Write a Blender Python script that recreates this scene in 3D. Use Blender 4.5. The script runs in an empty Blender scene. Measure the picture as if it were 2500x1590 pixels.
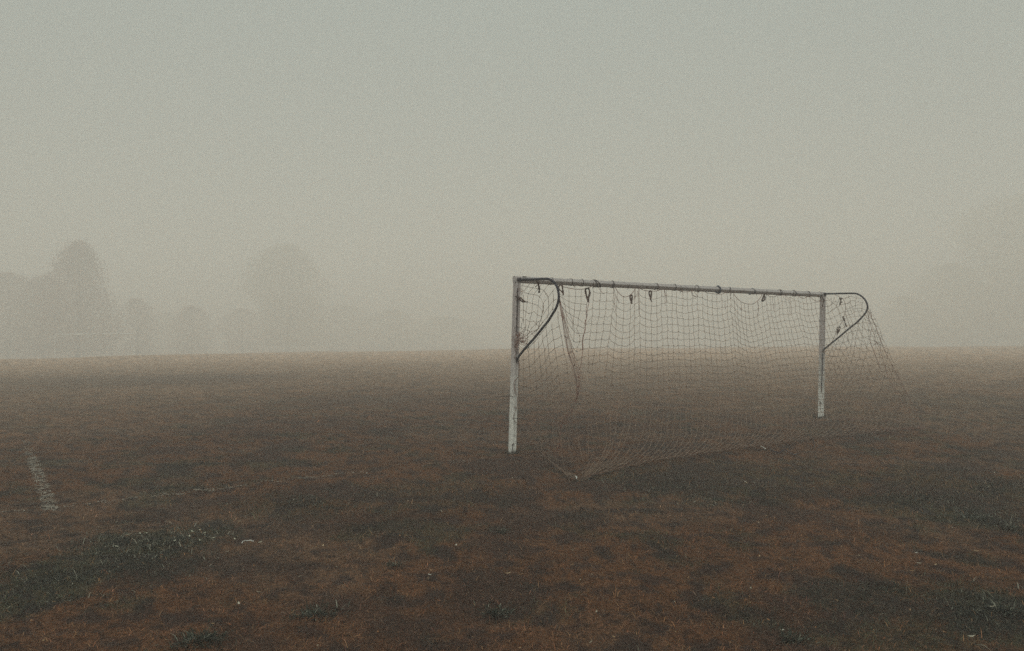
import bpy, math, random
import numpy as np
from mathutils import Matrix, Vector, noise
random.seed(7)
rng = np.random.default_rng(11)
scene = bpy.context.scene
R = math.radians

# ------------------------------------------------------------------ camera
F_PX, CAM_H = 1822.0, 1.64                     # focal length in pixels of the 2500 px wide photograph
cam_d = bpy.data.cameras.new('camera')
cam_d.sensor_width = 36.0
cam_d.lens = 36.0 * F_PX / 2500.0
cam_d.clip_start, cam_d.clip_end = 0.1, 2000.0
cam = bpy.data.objects.new('camera', cam_d)
scene.collection.objects.link(cam)
CAM_M = (Matrix.Translation((0, 0, CAM_H)) @ Matrix.Rotation(R(90) + math.atan(28.5 / F_PX), 4, 'X')
         @ Matrix.Rotation(-0.00746, 4, 'Z'))
cam.matrix_world = CAM_M
scene.camera = cam

# ------------------------------------------------------------------ sky, sun, exposure
SUN_EL, SUN_AZ = R(40), R(184)
world = bpy.data.worlds.new('World')
scene.world = world
world.use_nodes = True
wn, wl = world.node_tree.nodes, world.node_tree.links
bg = wn['Background']
sky = wn.new('ShaderNodeTexSky')
sky.sky_type = 'NISHITA'
sky.sun_disc = False
sky.sun_elevation = SUN_EL
sky.sun_rotation = SUN_AZ
sky.dust_density = 4.0
hs = wn.new('ShaderNodeHueSaturation')          # an overcast sky: the same light, nearly without colour
hs.inputs['Saturation'].default_value = 0.10
tint = wn.new('ShaderNodeMix'); tint.data_type = 'RGBA'; tint.blend_type = 'MULTIPLY'
tint.inputs[0].default_value = 1.0
tint.inputs[7].default_value = (0.96, 1.0, 0.915, 1)
wl.new(sky.outputs[0], hs.inputs['Color'])
wl.new(hs.outputs[0], tint.inputs[6])
cloud = wn.new('ShaderNodeMix'); cloud.data_type = 'RGBA'      # closed cloud deck over the sky
cloud.inputs[0].default_value = 0.8
tcw = wn.new('ShaderNodeTexCoord'); sxw = wn.new('ShaderNodeSeparateXYZ'); wl.new(tcw.outputs['Generated'], sxw.inputs[0])
cie = wn.new('ShaderNodeMapRange')            # an overcast sky is about three times brighter overhead than at the horizon
cie.inputs['From Min'].default_value = 0; cie.inputs['From Max'].default_value = 1
cie.inputs['To Min'].default_value = 0.333; cie.inputs['To Max'].default_value = 1.0
wl.new(sxw.outputs['Z'], cie.inputs['Value'])
deck = wn.new('ShaderNodeVectorMath'); deck.operation = 'SCALE'
deck.inputs[0].default_value = (8.5, 10.3, 9.8)
wl.new(cie.outputs[0], deck.inputs['Scale']); wl.new(deck.outputs[0], cloud.inputs[7])
wl.new(tint.outputs[2], cloud.inputs[6])
wl.new(cloud.outputs[2], bg.inputs['Color'])
bg.inputs['Strength'].default_value = 0.05
sun_d = bpy.data.lights.new('sun', 'SUN')
sun_d.energy = 1.5
sun_d.angle = R(60)
sun_d.color = (1.0, 1.0, 0.97)
sun = bpy.data.objects.new('sun', sun_d)
scene.collection.objects.link(sun)
sun.rotation_euler = Vector((math.sin(SUN_AZ) * math.cos(SUN_EL), math.cos(SUN_AZ) * math.cos(SUN_EL), math.sin(SUN_EL))).to_track_quat('Z', 'Y').to_euler()
scene.view_settings.view_transform = 'Standard'
scene.view_settings.look = 'None'
scene.view_settings.exposure = 0.45
scene.view_settings.gamma = 1.0
cy = scene.cycles
cy.max_bounces = 14
cy.diffuse_bounces = 2
cy.glossy_bounces = 1
cy.transmission_bounces = 1
cy.volume_bounces = 12
cy.transparent_max_bounces = 8
cy.caustics_reflective = cy.caustics_refractive = False
cy.use_denoising = False
cy.use_adaptive_sampling = False
cy.sample_clamp_indirect = 3.0

# ------------------------------------------------------------------ helpers
def link(o, parent=None):
    scene.collection.objects.link(o)
    if parent is not None: o.parent = parent
    return o
def tag(o, label=None, cat=None, group=None, kind=None):
    if label: o['label'] = label
    if cat: o['category'] = cat
    if group: o['group'] = group
    if kind: o['kind'] = kind
    return o
def empty(name, loc):
    o = bpy.data.objects.new(name, None); o.location = loc; o.empty_display_size = 0.3
    return link(o)

class MB:
    """collects geometry in world coordinates; build() links it as one mesh object"""
    def __init__(s): s.v, s.f, s.c = [], [], []
    def tube(s, pts, r, n=5, r2=None, caps=True):
        pts = [Vector(p) for p in pts]
        if len(pts) < 2: return
        base = len(s.v); up = None
        for i, p in enumerate(pts):
            t = (pts[min(i + 1, len(pts) - 1)] - pts[max(i - 1, 0)])
            if t.length < 1e-9: t = Vector((0, 0, 1))
            t.normalize()
            if up is None or abs(up.dot(t)) > 0.99:
                up = Vector((0, 0, 1)) if abs(t.z) < 0.9 else Vector((1, 0, 0))
            a = (up - t * up.dot(t)).normalized(); b = t.cross(a); up = a
            rr = r if r2 is None else r + (r2 - r) * i / (len(pts) - 1)
            for k in range(n):
                w = 2 * math.pi * k / n
                s.v.append(p + a * math.cos(w) * rr + b * math.sin(w) * rr)
        for i in range(len(pts) - 1):
            for k in range(n):
                k2 = (k + 1) % n
                s.f.append((base + i * n + k, base + i * n + k2, base + (i + 1) * n + k2, base + (i + 1) * n + k))
        if caps:
            s.f.append(tuple(base + k for k in range(n))[::-1])
            s.f.append(tuple(base + (len(pts) - 1) * n + k for k in range(n)))
    def ribbon(s, pts, width, thick, side):
        """flat strap: width along 'side', a real thickness"""
        pts = [Vector(p) for p in pts]; base = len(s.v); side = Vector(side).normalized()
        for i, p in enumerate(pts):
            t = (pts[min(i + 1, len(pts) - 1)] - pts[max(i - 1, 0)]).normalized()
            sd = (side - t * side.dot(t)).normalized(); nn = t.cross(sd)
            tw = 0.5 * math.sin(i * 1.3)
            sd2 = sd * math.cos(tw) + nn * math.sin(tw); nn2 = t.cross(sd2)
            for a, b in ((1, 1), (-1, 1), (-1, -1), (1, -1)):
                s.v.append(p + sd2 * a * width / 2 + nn2 * b * thick / 2)
        for i in range(len(pts) - 1):
            for k in range(4):
                k2 = (k + 1) % 4
                s.f.append((base + i * 4 + k, base + i * 4 + k2, base + (i + 1) * 4 + k2, base + (i + 1) * 4 + k))
        s.f.append((base + 3, base + 2, base + 1, base)); e = base + 4 * (len(pts) - 1)
        s.f.append((e, e + 1, e + 2, e + 3))
    def knot(s, p, r):
        p = Vector(p); b = len(s.v)
        for d in ((1, 0, 0), (-1, 0, 0), (0, 1, 0), (0, -1, 0), (0, 0, 1), (0, 0, -1)):
            s.v.append(p + Vector(d) * r * random.uniform(0.8, 1.2))
        for f in ((0, 2, 4), (2, 1, 4), (1, 3, 4), (3, 0, 4), (2, 0, 5), (1, 2, 5), (3, 1, 5), (0, 3, 5)):
            s.f.append(tuple(b + k for k in f))
    def prism(s, prof, p0, p1, ex, ey):
        """extrude a closed 2-D profile (in axes ex, ey) from p0 to p1, subdivided along its length"""
        p0, p1, ex, ey = Vector(p0), Vector(p1), Vector(ex), Vector(ey)
        n, m = len(prof), 13; b = len(s.v)
        for j in range(m):
            c = p0.lerp(p1, j / (m - 1))
            for x, y in prof: s.v.append(c + ex * x + ey * y)
        for j in range(m - 1):
            for k in range(n):
                k2 = (k + 1) % n
                s.f.append((b + j * n + k, b + j * n + k2, b + (j + 1) * n + k2, b + (j + 1) * n + k))
        s.f.append(tuple(b + k for k in range(n))[::-1]); s.f.append(tuple(b + (m - 1) * n + k for k in range(n)))
    def box(s, c, ex, ey, ez, bev=0.15):
        """a block with half axes ex, ey, ez and chamfered long edges"""
        q = 1 - bev
        prof = [(q, -1), (1, -q), (1, q), (q, 1), (-q, 1), (-1, q), (-1, -q), (-q, -1)]
        c, ex, ey, ez = Vector(c), Vector(ex), Vector(ey), Vector(ez); b = len(s.v)
        for z in (-1, 1):
            for x, y in prof: s.v.append(c + ex * x + ey * y + ez * z)
        for k in range(8):
            k2 = (k + 1) % 8; s.f.append((b + k, b + k2, b + 8 + k2, b + 8 + k))
        s.f.append(tuple(b + k for k in range(8))[::-1]); s.f.append(tuple(b + 8 + k for k in range(8)))
    def build(s, name, mat, parent=None, smooth=False):
        me = bpy.data.meshes.new(name)
        off = Vector((0, 0, 0))
        p = parent
        while p is not None: off = off + p.location; p = p.parent
        me.from_pydata([tuple(Vector(v) - off) for v in s.v], [], s.f)
        me.materials.append(mat)
        if smooth: me.polygons.foreach_set('use_smooth', [True] * len(me.polygons))
        me.update()
        return link(bpy.data.objects.new(name, me), parent)

def np_mesh(name, verts, faces, mat, col=None, parent=None):
    """verts (n,3), faces (m,k) arrays; col: per-vertex colour attribute"""
    me = bpy.data.meshes.new(name)
    k = faces.shape[1]
    me.vertices.add(len(verts)); me.vertices.foreach_set('co', verts.astype(np.float32).ravel())
    me.loops.add(faces.size); me.loops.foreach_set('vertex_index', faces.astype(np.int32).ravel())
    me.polygons.add(len(faces)); me.polygons.foreach_set('loop_start', np.arange(0, faces.size, k, dtype=np.int32))
    me.update(calc_edges=True)
    if col is not None:
        a = me.color_attributes.new('tint', 'FLOAT_COLOR', 'POINT')
        a.data.foreach_set('color', np.c_[col, np.ones(len(col))].astype(np.float32).ravel())
    me.materials.append(mat)
    return link(bpy.data.objects.new(name, me), parent)

def catmull(pts, n=6):
    P = [Vector(p) for p in pts]
    if len(P) < 3: return P
    out = []
    for i in range(len(P) - 1):
        a, b, c, d = P[max(i - 1, 0)], P[i], P[i + 1], P[min(i + 2, len(P) - 1)]
        for k in range(n):
            t = k / n
            out.append(0.5 * ((2 * b) + (c - a) * t + (2 * a - 5 * b + 4 * c - d) * t * t + (3 * b - a - 3 * c + d) * t ** 3))
    out.append(P[-1]); return out

# ------------------------------------------------------------------ materials
def new_mat(name):
    m = bpy.data.materials.new(name); m.use_nodes = True
    return m, m.node_tree.nodes, m.node_tree.links, m.node_tree.nodes['Principled BSDF']
def mat_noise(name, c1, c2, scale=20, rough=0.8, c3=None, bump=0.0, detail=6, spec=0.2, lo=0.35, hi=0.65, stretch=(1, 1, 1)):
    m, n, l, p = new_mat(name)
    tc = n.new('ShaderNodeTexCoord'); mp = n.new('ShaderNodeMapping'); mp.inputs['Scale'].default_value = stretch
    l.new(tc.outputs['Object'], mp.inputs[0])
    t = n.new('ShaderNodeTexNoise'); t.inputs['Scale'].default_value = scale; t.inputs['Detail'].default_value = detail
    l.new(mp.outputs[0], t.inputs['Vector'])
    r = n.new('ShaderNodeValToRGB'); e = r.color_ramp.elements
    e[0].position, e[1].position = lo, hi
    e[0].color, e[1].color = (*c1, 1), (*c2, 1)
    if c3: q = e.new(hi + 0.08); q.color = (*c3, 1)
    l.new(t.outputs['Fac'], r.inputs[0]); l.new(r.outputs[0], p.inputs['Base Color'])
    p.inputs['Roughness'].default_value = rough
    p.inputs['Specular IOR Level'].default_value = spec
    if bump:
        b = n.new('ShaderNodeBump'); b.inputs['Strength'].default_value = bump; b.inputs['Distance'].default_value = 0.004
        l.new(t.outputs['Fac'], b.inputs['Height']); l.new(b.outputs[0], p.inputs['Normal'])
    return m

def mat_post(name, low, high, zsplit):
    """old painted metal: lighter white paint below, darker grey-brown tone above, scratches and chips"""
    m, n, l, p = new_mat(name)
    g = n.new('ShaderNodeNewGeometry')
    sx = n.new('ShaderNodeSeparateXYZ'); l.new(g.outputs['Position'], sx.inputs[0])
    nz = n.new('ShaderNodeTexNoise'); nz.inputs['Scale'].default_value = 9; nz.inputs['Detail'].default_value = 5
    l.new(g.outputs['Position'], nz.inputs['Vector'])
    ma = n.new('ShaderNodeMath'); ma.operation = 'MULTIPLY_ADD'; ma.inputs[1].default_value = 0.9
    l.new(nz.outputs['Fac'], ma.inputs[0]); l.new(sx.outputs['Z'], ma.inputs[2])
    mr = n.new('ShaderNodeMapRange'); mr.inputs['From Min'].default_value = zsplit - 0.25; mr.inputs['From Max'].default_value = zsplit + 0.75
    l.new(ma.outputs[0], mr.inputs['Value'])
    mx = n.new('ShaderNodeMix'); mx.data_type = 'RGBA'
    mx.inputs[6].default_value = (*low, 1); mx.inputs[7].default_value = (*high, 1)
    l.new(mr.outputs[0], mx.inputs[0])
    # fine grime speckle
    mp = n.new('ShaderNodeMapping'); mp.inputs['Scale'].default_value = (1, 1, 0.45)
    l.new(g.outputs['Position'], mp.inputs[0])
    n2 = n.new('ShaderNodeTexNoise'); n2.inputs['Scale'].default_value = 55; n2.inputs['Detail'].default_value = 8; n2.inputs['Roughness'].default_value = 0.7
    l.new(mp.outputs[0], n2.inputs['Vector'])
    r2 = n.new('ShaderNodeMapRange'); r2.inputs['From Min'].default_value = 0.35; r2.inputs['From Max'].default_value = 0.65
    r2.inputs['To Min'].default_value = 0.66; r2.inputs['To Max'].default_value = 1.12
    l.new(n2.outputs['Fac'], r2.inputs['Value'])
    m2 = n.new('ShaderNodeMix'); m2.data_type = 'RGBA'; m2.blend_type = 'MULTIPLY'; m2.inputs[0].default_value = 1
    l.new(mx.outputs[2], m2.inputs[6])
    l.new(r2.outputs[0], m2.inputs[7])
    # chips
    n3 = n.new('ShaderNodeTexNoise'); n3.inputs['Scale'].default_value = 26; n3.inputs['Detail'].default_value = 3
    l.new(mp.outputs[0], n3.inputs['Vector'])
    r3 = n.new('ShaderNodeMapRange'); r3.inputs['From Min'].default_value = 0.66; r3.inputs['From Max'].default_value = 0.70
    l.new(n3.outputs['Fac'], r3.inputs['Value'])
    m3 = n.new('ShaderNodeMix'); m3.data_type = 'RGBA'; m3.inputs[7].default_value = (0.06, 0.045, 0.04, 1)
    l.new(r3.outputs[0], m3.inputs[0]); l.new(m2.outputs[2], m3.inputs[6])
    l.new(m3.outputs[2], p.inputs['Base Color'])
    p.inputs['Roughness'].default_value = 0.6; p.inputs['Specular IOR Level'].default_value = 0.25
    b = n.new('ShaderNodeBump'); b.inputs['Strength'].default_value = 0.4; b.inputs['Distance'].default_value = 0.002
    l.new(n2.outputs['Fac'], b.inputs['Height']); l.new(b.outputs[0], p.inputs['Normal'])
    return m

M = {}
M['post'] = mat_post('worn_white_paint', (0.80, 0.79, 0.72), (0.52, 0.46, 0.435), 1.20)
M['bar'] = mat_post('grimy_white_paint', (0.52, 0.475, 0.45), (0.52, 0.475, 0.45), 9)
M['black'] = mat_noise('dark_tube_steel', (0.018, 0.018, 0.028), (0.045, 0.04, 0.055), 30, 0.55)
M['slot'] = mat_noise('dark_groove', (0.03, 0.022, 0.022), (0.09, 0.06, 0.055), 40, 0.9)
M['net'] = mat_noise('net_twine', (0.14, 0.092, 0.065), (0.25, 0.175, 0.125), 14, 0.9)
M['rope'] = mat_noise('net_rope', (0.13, 0.062, 0.045), (0.28, 0.15, 0.115), 18, 0.9)
M['strap'] = mat_noise('strap_webbing', (0.045, 0.028, 0.022), (0.10, 0.055, 0.042), 25, 0.9)
M['tie'] = mat_noise('cable_tie', (0.035, 0.025, 0.024), (0.075, 0.05, 0.05), 25, 0.7)
M['clip'] = mat_noise('blue_grey_clip', (0.04, 0.042, 0.06), (0.09, 0.09, 0.12), 25, 0.6)
M['ground_rope'] = mat_noise('weathered_rope', (0.08, 0.042, 0.028), (0.20, 0.11, 0.075), 22, 0.9)
M['wire'] = mat_noise('wire', (0.03, 0.02, 0.02), (0.07, 0.05, 0.045), 25, 0.7)
M['fargoal'] = mat_noise('far_white_paint', (0.72, 0.72, 0.68), (0.8, 0.8, 0.76), 4, 0.6)
M['white'] = mat_noise('pale_scrap', (0.6, 0.6, 0.54), (0.78, 0.78, 0.72), 30, 0.8)
M['bark'] = mat_noise('bark', (0.035, 0.026, 0.02), (0.08, 0.06, 0.045), 6, 0.9, bump=0.5)

def mat_tint(name, rough=0.85, transl=0.0, bump=False):
    m, n, l, p = new_mat(name)
    a = n.new('ShaderNodeAttribute'); a.attribute_name = 'tint'
    l.new(a.outputs['Color'], p.inputs['Base Color'])
    p.inputs['Roughness'].default_value = rough; p.inputs['Specular IOR Level'].default_value = 0.15
    return m, n, l, p, a
M['blade'] = mat_tint('dry_grass_blades')[0]
M['leaf'] = mat_tint('tree_leaves')[0]

# ------------------------------------------------------------------ photo geometry: a pixel of the photograph gives a ray
CAM_I = CAM_M.inverted()
def ray(x, y):
    d = CAM_M.to_3x3() @ Vector(((x - 1250) / F_PX, (795 - y) / F_PX, -1))
    return d.normalized()
EYE = Vector((0, 0, CAM_H))
def ground_pt(x, y, z=0.0):
    d = ray(x, y); return EYE + d * ((z - CAM_H) / d.z)
BL, BR = ground_pt(1249.5, 1107), ground_pt(2003.5, 1020)          # feet of the two posts
ADIR = (BR - BL).normalized()                                       # along the goal line
BDIR = Vector((ADIR.y, -ADIR.x, 0))                                 # out of the back of the goal
GW = (BR - BL).length
def sez(P):
    q = P - BL; return q.dot(ADIR), q.dot(BDIR), P.z
def world_of(s, e, z): return BL + ADIR * s + BDIR * e + Vector((0, 0, z))
def cast(x, y, fn, t0=5.0, t1=20.0):
    """first point on the ray of a pixel where fn goes from positive to negative"""
    d = ray(x, y); n = 60; a = t0; fa = fn(EYE + d * a)
    for i in range(1, n + 1):
        b = t0 + (t1 - t0) * i / n; fb = fn(EYE + d * b)
        if fa > 0 >= fb:
            for _ in range(24):
                m = (a + b) / 2
                if fn(EYE + d * m) > 0: a = m
                else: b = m
            return EYE + d * a
        a, fa = b, fb
    return None
def goalplane(x, y):
    return cast(x, y, lambda P: sez(P)[1])
TOPL, TOPR = goalplane(1262.5, 676), goalplane(2009, 714)
print('posts', BL, BR, 'width', GW, 'tops', TOPL, TOPR)
def ss(a, b, x):
    t = min(1, max(0, (x - a) / (b - a))); return t * t * (3 - 2 * t)
def g_back(s, z):
    zt = 2.42
    k = max(0.0, 1 - z / zt)
    mid = 0.02 + 2.0 * k ** 1.18
    if z > 2.2: end = 1.0 * (1 - (z - 2.2) / 0.25)
    else: end = 1.0 + 1.0 * (1 - z / 2.2) ** 1.15
    end = max(end, 0.0)
    w = max(math.exp(-(s / 0.55) ** 2) * 0.8, math.exp(-((GW - s) / 0.8) ** 2))
    return mid * (1 - w) + max(end, mid) * w
def on_back(x, y):
    def fn(P):
        s, e, z = sez(P)
        return e - g_back(s, max(z, 0.0)) if z > 0 else -1
    P = cast(x, y, fn)
    if P is None: P = ground_pt(x, y, 0.02)
    if P.z < 0.02: P = ground_pt(x, y, 0.02)
    return P
def on_left(x, y, off=0.0):
    def fn(P):
        s, e, z = sez(P)
        return -(s - off + 0.40 * max(0, e / 2) ** 1.5 * max(0, 1 - z / 1.6))
    return cast(x, y, fn) or on_left_rev(x, y, off)
def on_left_rev(x, y, off):
    d = ray(x, y); q = BL - EYE
    t = (q.dot(ADIR) + off) / d.dot(ADIR); return EYE + d * t
def on_right(x, y, off=0.0):
    d = ray(x, y); q = BR - EYE
    t = (q.dot(ADIR) + off) / d.dot(ADIR); P = EYE + d * t
    if P.z < 0.02: P = ground_pt(x, y, 0.02)
    return P
def crop(ox, oy, sc): return lambda x, y: (ox + x / sc, oy + y / sc)
cA, cC = crop(1200, 640, 4.784), crop(1200, 900, 4.784)
cB, c8 = crop(1650, 640, 3.645), crop(1650, 900, 3.705)
c1, c2 = crop(1240, 660, 12.756), crop(1240, 770, 12.756)
c3, c4, c5 = crop(1400, 660, 9.567), crop(1620, 670, 9.567), crop(1820, 690, 9.567)
c6 = crop(1980, 690, 7.654)

# ------------------------------------------------------------------ patches of the turf (what grows where)
def fbm(x, y, sc, oct=4, seed=0.0):
    return noise.fractal(Vector((x * sc + seed * 13.7, y * sc - seed * 7.1, seed)), 1.0, 2.0, oct)
GREEN, ORANGE, DARK, PALE = [], [], [], []
def patch(lst, x, y, rx_px, ry_px, k):          # an uneven patch at a place seen in the photograph
    c = ground_pt(x, y); r = ground_pt(x + rx_px, y); n = ground_pt(x, y - ry_px); f = ground_pt(x, y + ry_px)
    lst.append((c.x, c.y, (r - c).length, (n - f).length / 2, k))
D = 1.0385
patch(GREEN, 330 * D, 1300 * D, 190, 60, 1.0); patch(GREEN, 90 * D, 1380 * D, 150, 60, 1.0)
patch(GREEN, 480 * D, 1250 * D, 60, 26, 0.8); patch(GREEN, 700 * D, 1190 * D, 170, 30, 0.5)
patch(GREEN, 1000 * D, 1160 * D, 240, 40, 0.45); patch(GREEN, 1750 * D, 1120 * D, 330, 45, 0.55)
patch(GREEN, 2250 * D, 1140 * D, 220, 45, 0.6); patch(GREEN, 2150 * D, 1190 * D, 160, 30, 0.7)
patch(GREEN, 2290 * D, 1215 * D, 100, 26, 0.9); patch(GREEN, 2330 * D, 1440 * D, 160, 70, 1.0)
patch(GREEN, 2050 * D, 1400 * D, 160, 50, 0.7); patch(GREEN, 2080 * D, 1500 * D, 220, 40, 0.7)
patch(GREEN, 1900 * D, 960 * D, 140, 25, 0.3); patch(GREEN, 2300 * D, 950 * D, 200, 40, 0.45)
patch(GREEN, 1560 * D, 1145 * D, 90, 20, 0.6); patch(GREEN, 1250 * D, 1440 * D, 120, 30, 0.4)
patch(ORANGE, 700 * D, 1400 * D, 420, 90, 0.9); patch(ORANGE, 1100 * D, 1480 * D, 500, 60, 0.8)
patch(ORANGE, 200 * D, 1480 * D, 260, 60, 0.8); patch(ORANGE, 1800 * D, 1290 * D, 260, 60, 0.7)
patch(ORANGE, 300 * D, 1190 * D, 200, 30, 0.4); patch(ORANGE, 1350 * D, 1040 * D, 220, 25, 0.6)
patch(ORANGE, 2150 * D, 1330 * D, 200, 40, 0.7); patch(ORANGE, 1950 * D, 1520 * D, 160, 40, 0.8)
patch(ORANGE, 1650 * D, 1230 * D, 200, 30, 0.5)
patch(DARK, 300 * D, 893 * D, 380, 14, 1.0); patch(DARK, 60 * D, 915 * D, 200, 12, 0.7)
patch(DARK, 900 * D, 940 * D, 260, 14, 0.6); patch(DARK, 700 * D, 1000 * D, 300, 16, 0.4)
patch(DARK, 1400 * D, 1005 * D, 200, 14, 0.5); patch(DARK, 1600 * D, 1140 * D, 300, 22, 0.7)
patch(DARK, 2000 * D, 1160 * D, 260, 20, 0.5); patch(DARK, 2000 * D, 1020 * D, 150, 12, 0.5)
patch(DARK, 800 * D, 1230 * D, 240, 30, 0.6); patch(DARK, 1900 * D, 1450 * D, 260, 30, 0.5)
patch(DARK, 1255, 1140, 130, 22, 0.8); patch(DARK, 2010, 1035, 70, 8, 0.8); patch(DARK, 1560, 1185, 200, 22, 0.8)
patch(DARK, 2050 * D, 930 * D, 200, 12, 0.3)
patch(PALE, 600 * D, 862 * D, 700, 8, 0.5); patch(PALE, 1300 * D, 910 * D, 400, 14, 0.3); patch(PALE, 2350 * D, 1020 * D, 120, 20, 0.4)
LINE_A = (ground_pt(125, 1246), ground_pt(60, 1075))       # goal-area line running off into the field
LINE_B = (ground_pt(-60, 1261), ground_pt(1225, 1115))     # goal line
def seg_d(px, py, a, b):
    ax, ay, bx, by = a.x, a.y, b.x, b.y
    L2 = (bx - ax) ** 2 + (by - ay) ** 2
    t = ((px - ax) * (bx - ax) + (py - ay) * (by - ay)) / L2
    tc = min(1, max(0, t))
    return math.hypot(px - ax - tc * (bx - ax), py - ay - tc * (by - ay)), tc
def lerp_tab(tab, x):
    if x <= tab[0][0]: return tab[0][1]
    for (a, va), (b, vb) in zip(tab, tab[1:]):
        if x <= b: return va + (vb - va) * (x - a) / (b - a)
    return tab[-1][1]
def paint(px, py):
    """worn line paint left on the turf, 0..1"""
    w = 0.0
    d, t = seg_d(px, py, *LINE_A)
    if d < 0.11: w = max(w, (1 - ss(0.035, 0.075, d + 0.02 * fbm(px, py, 9, 2, 3))) * (1 - 0.85 * ss(0.4, 0.9, t)) * 1.0 * (0.68 + 0.9 * fbm(px, py, 6, 3, 5)))
    d, t = seg_d(px, py, *LINE_B)
    if d < 0.10:
        k = lerp_tab([(0.0, 0.10), (0.10, 0.30), (0.15, 0.25), (0.22, 0.45), (0.30, 0.60), (0.38, 0.85), (0.44, 0.5), (0.52, 0.40), (0.60, 0.30), (0.70, 0.03)], t)
        w = max(w, (1 - ss(0.03, 0.075, d + 0.02 * fbm(px, py, 9, 2, 4))) * k * 0.58 * (0.7 + 0.8 * fbm(px, py, 5, 3, 6)))
    return max(0.0, min(1.0, w))
def blob(lst, px, py, warp):
    v = 0.0
    for cx, cy_, rx, ry, k in lst:
        q = ((px - cx) / rx) ** 2 + ((py - cy_) / ry) ** 2
        if q < 4: v = max(v, k * (1 - ss(0.25, 1.5, q + warp)))
    return v
def turf(px, py):
    """(green, orange, dark, pale) masks, each about 0..1"""
    r = math.hypot(px, py)
    n1 = fbm(px, py, 0.55, 4, 1); n2 = fbm(px, py, 1.6, 4, 2); n3 = fbm(px, py, 5.0, 3, 7)
    wrp = 1.1 * n2 + 0.6 * n3
    g = max(blob(GREEN, px, py, wrp), 0.75 * ss(0.12, 0.5, n2 * 0.7 + n1 * 0.5 + n3 * 0.25))
    o = max(blob(ORANGE, px, py, wrp), 0.4 * ss(0.0, 0.5, fbm(px, py, 1.1, 4, 9))) * (0.65 + 0.8 * fbm(px, py, 3.4, 3, 12))
    if r > 14: o *= 0.75
    dk = max(blob(DARK, px, py, wrp), 0.8 * ss(0.10, 0.5, fbm(px, py, 0.9, 5, 15)), 0.95 * ss(0.08, 0.38, fbm(px, py, 4.2, 4, 21)), 0.8 * ss(0.12, 0.4, fbm(px, py, 10.0, 3, 23)))
    pl = max(blob(PALE, px, py, wrp), 0.35 * ss(0.1, 0.5, fbm(px, py, 0.35, 3, 17)))
    return g, max(0, min(1, o)), dk, pl
C_BASE = np.array((0.114, 0.050, 0.023)); C_GREEN = np.array((0.052, 0.046, 0.026))
C_OR = np.array((0.135, 0.062, 0.032)); C_DARK = np.array((0.030, 0.022, 0.021)); C_PALE = np.array((0.150, 0.105, 0.072))
C_PAINT = np.array((0.47, 0.41, 0.33))
def fog_fade(px, py):  # weight that pales the turf by distance, putting fog fade into its colour
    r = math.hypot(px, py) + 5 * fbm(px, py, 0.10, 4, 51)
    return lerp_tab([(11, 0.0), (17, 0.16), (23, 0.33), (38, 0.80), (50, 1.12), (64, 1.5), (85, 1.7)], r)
def soil_colour(px, py, k=1.0):
    g, o, dk, pl = turf(px, py)
    c = C_BASE.copy()
    c = c * (1 - pl) + C_PALE * pl
    c = c * (1 - 0.65 * o) + C_OR * 0.65 * o
    c = c * (1 - 0.85 * g) + C_GREEN * 0.85 * g
    c = c * (1 - 0.75 * dk) + C_DARK * 0.75 * dk
    far_w = fog_fade(px, py)      # straw tone painted in with distance, standing in for fog fade
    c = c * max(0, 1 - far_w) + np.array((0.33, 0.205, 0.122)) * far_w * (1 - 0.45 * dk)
    return c * k

def fall(px, py):
    """beyond the pitch the park slopes gently down, sooner on the left"""
    r = math.hypot(px, py); a = math.atan2(px, max(py, 0.01)) / R(34)
    st = 92 + 18 * max(-1, min(1, a)) + 10 * fbm(px, py, 0.03, 3, 61)
    return 2.5 * ss(st, st + 110, r) - 0.25 * ss(45, 75, r) * max(0, fbm(px, py, 0.05, 4, 63))
# ground sheet: fine near the camera, coarse far away, lightly uneven
def height(px, py):
    r = math.hypot(px, py)
    f = 1 - ss(18, 40, r)
    flat = 1.0
    for q in (BL, BR):
        flat = min(flat, ss(0.05, 0.4, math.hypot(px - q.x, py - q.y)))
    return (0.016 * fbm(px, py, 0.9, 3, 31) + 0.022 * fbm(px, py, 5.5, 4, 33)) * f * flat - fall(px, py)
rad = list(np.geomspace(1.2, 60, 330)) + list(np.geomspace(62, 420, 70))
ang = list(np.linspace(R(-50), R(50), 520)) + list(np.linspace(R(54), R(306), 50))
gv, gc = [(0, 0, 0)], [tuple(C_BASE)]
for r_ in rad:
    for a_ in ang:
        px, py = r_ * math.sin(a_), r_ * math.cos(a_)
        front = a_ <= R(50.01)
        if front or r_ < 20:
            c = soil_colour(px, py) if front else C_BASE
            h_ = height(px, py) if front else 0.0
            if not front: h_ = 0.0
        else: c, h_ = C_BASE, -fall(px, py)
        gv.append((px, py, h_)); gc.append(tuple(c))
na, nr = len(ang), len(rad)
ii, kk = np.meshgrid(np.arange(nr - 1), np.arange(na), indexing='ij')
k2 = (kk + 1) % na
quads = np.stack([1 + ii * na + kk, 1 + (ii + 1) * na + kk, 1 + (ii + 1) * na + k2, 1 + ii * na + k2], -1).reshape(-1, 4)[:, ::-1]
gm, gn, gl, gp, ga = mat_tint('turf_soil', 0.95)
tcg = gn.new('ShaderNodeNewGeometry')
nz1 = gn.new('ShaderNodeTexNoise'); nz1.inputs['Scale'].default_value = 28; nz1.inputs['Detail'].default_value = 8; nz1.inputs['Roughness'].default_value = 0.75
gl.new(tcg.outputs['Position'], nz1.inputs['Vector'])
mrg = gn.new('ShaderNodeMapRange'); mrg.inputs['From Min'].default_value = 0.3; mrg.inputs['From Max'].default_value = 0.7
mrg.inputs['To Min'].default_value = 0.15; mrg.inputs['To Max'].default_value = 1.75
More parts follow.
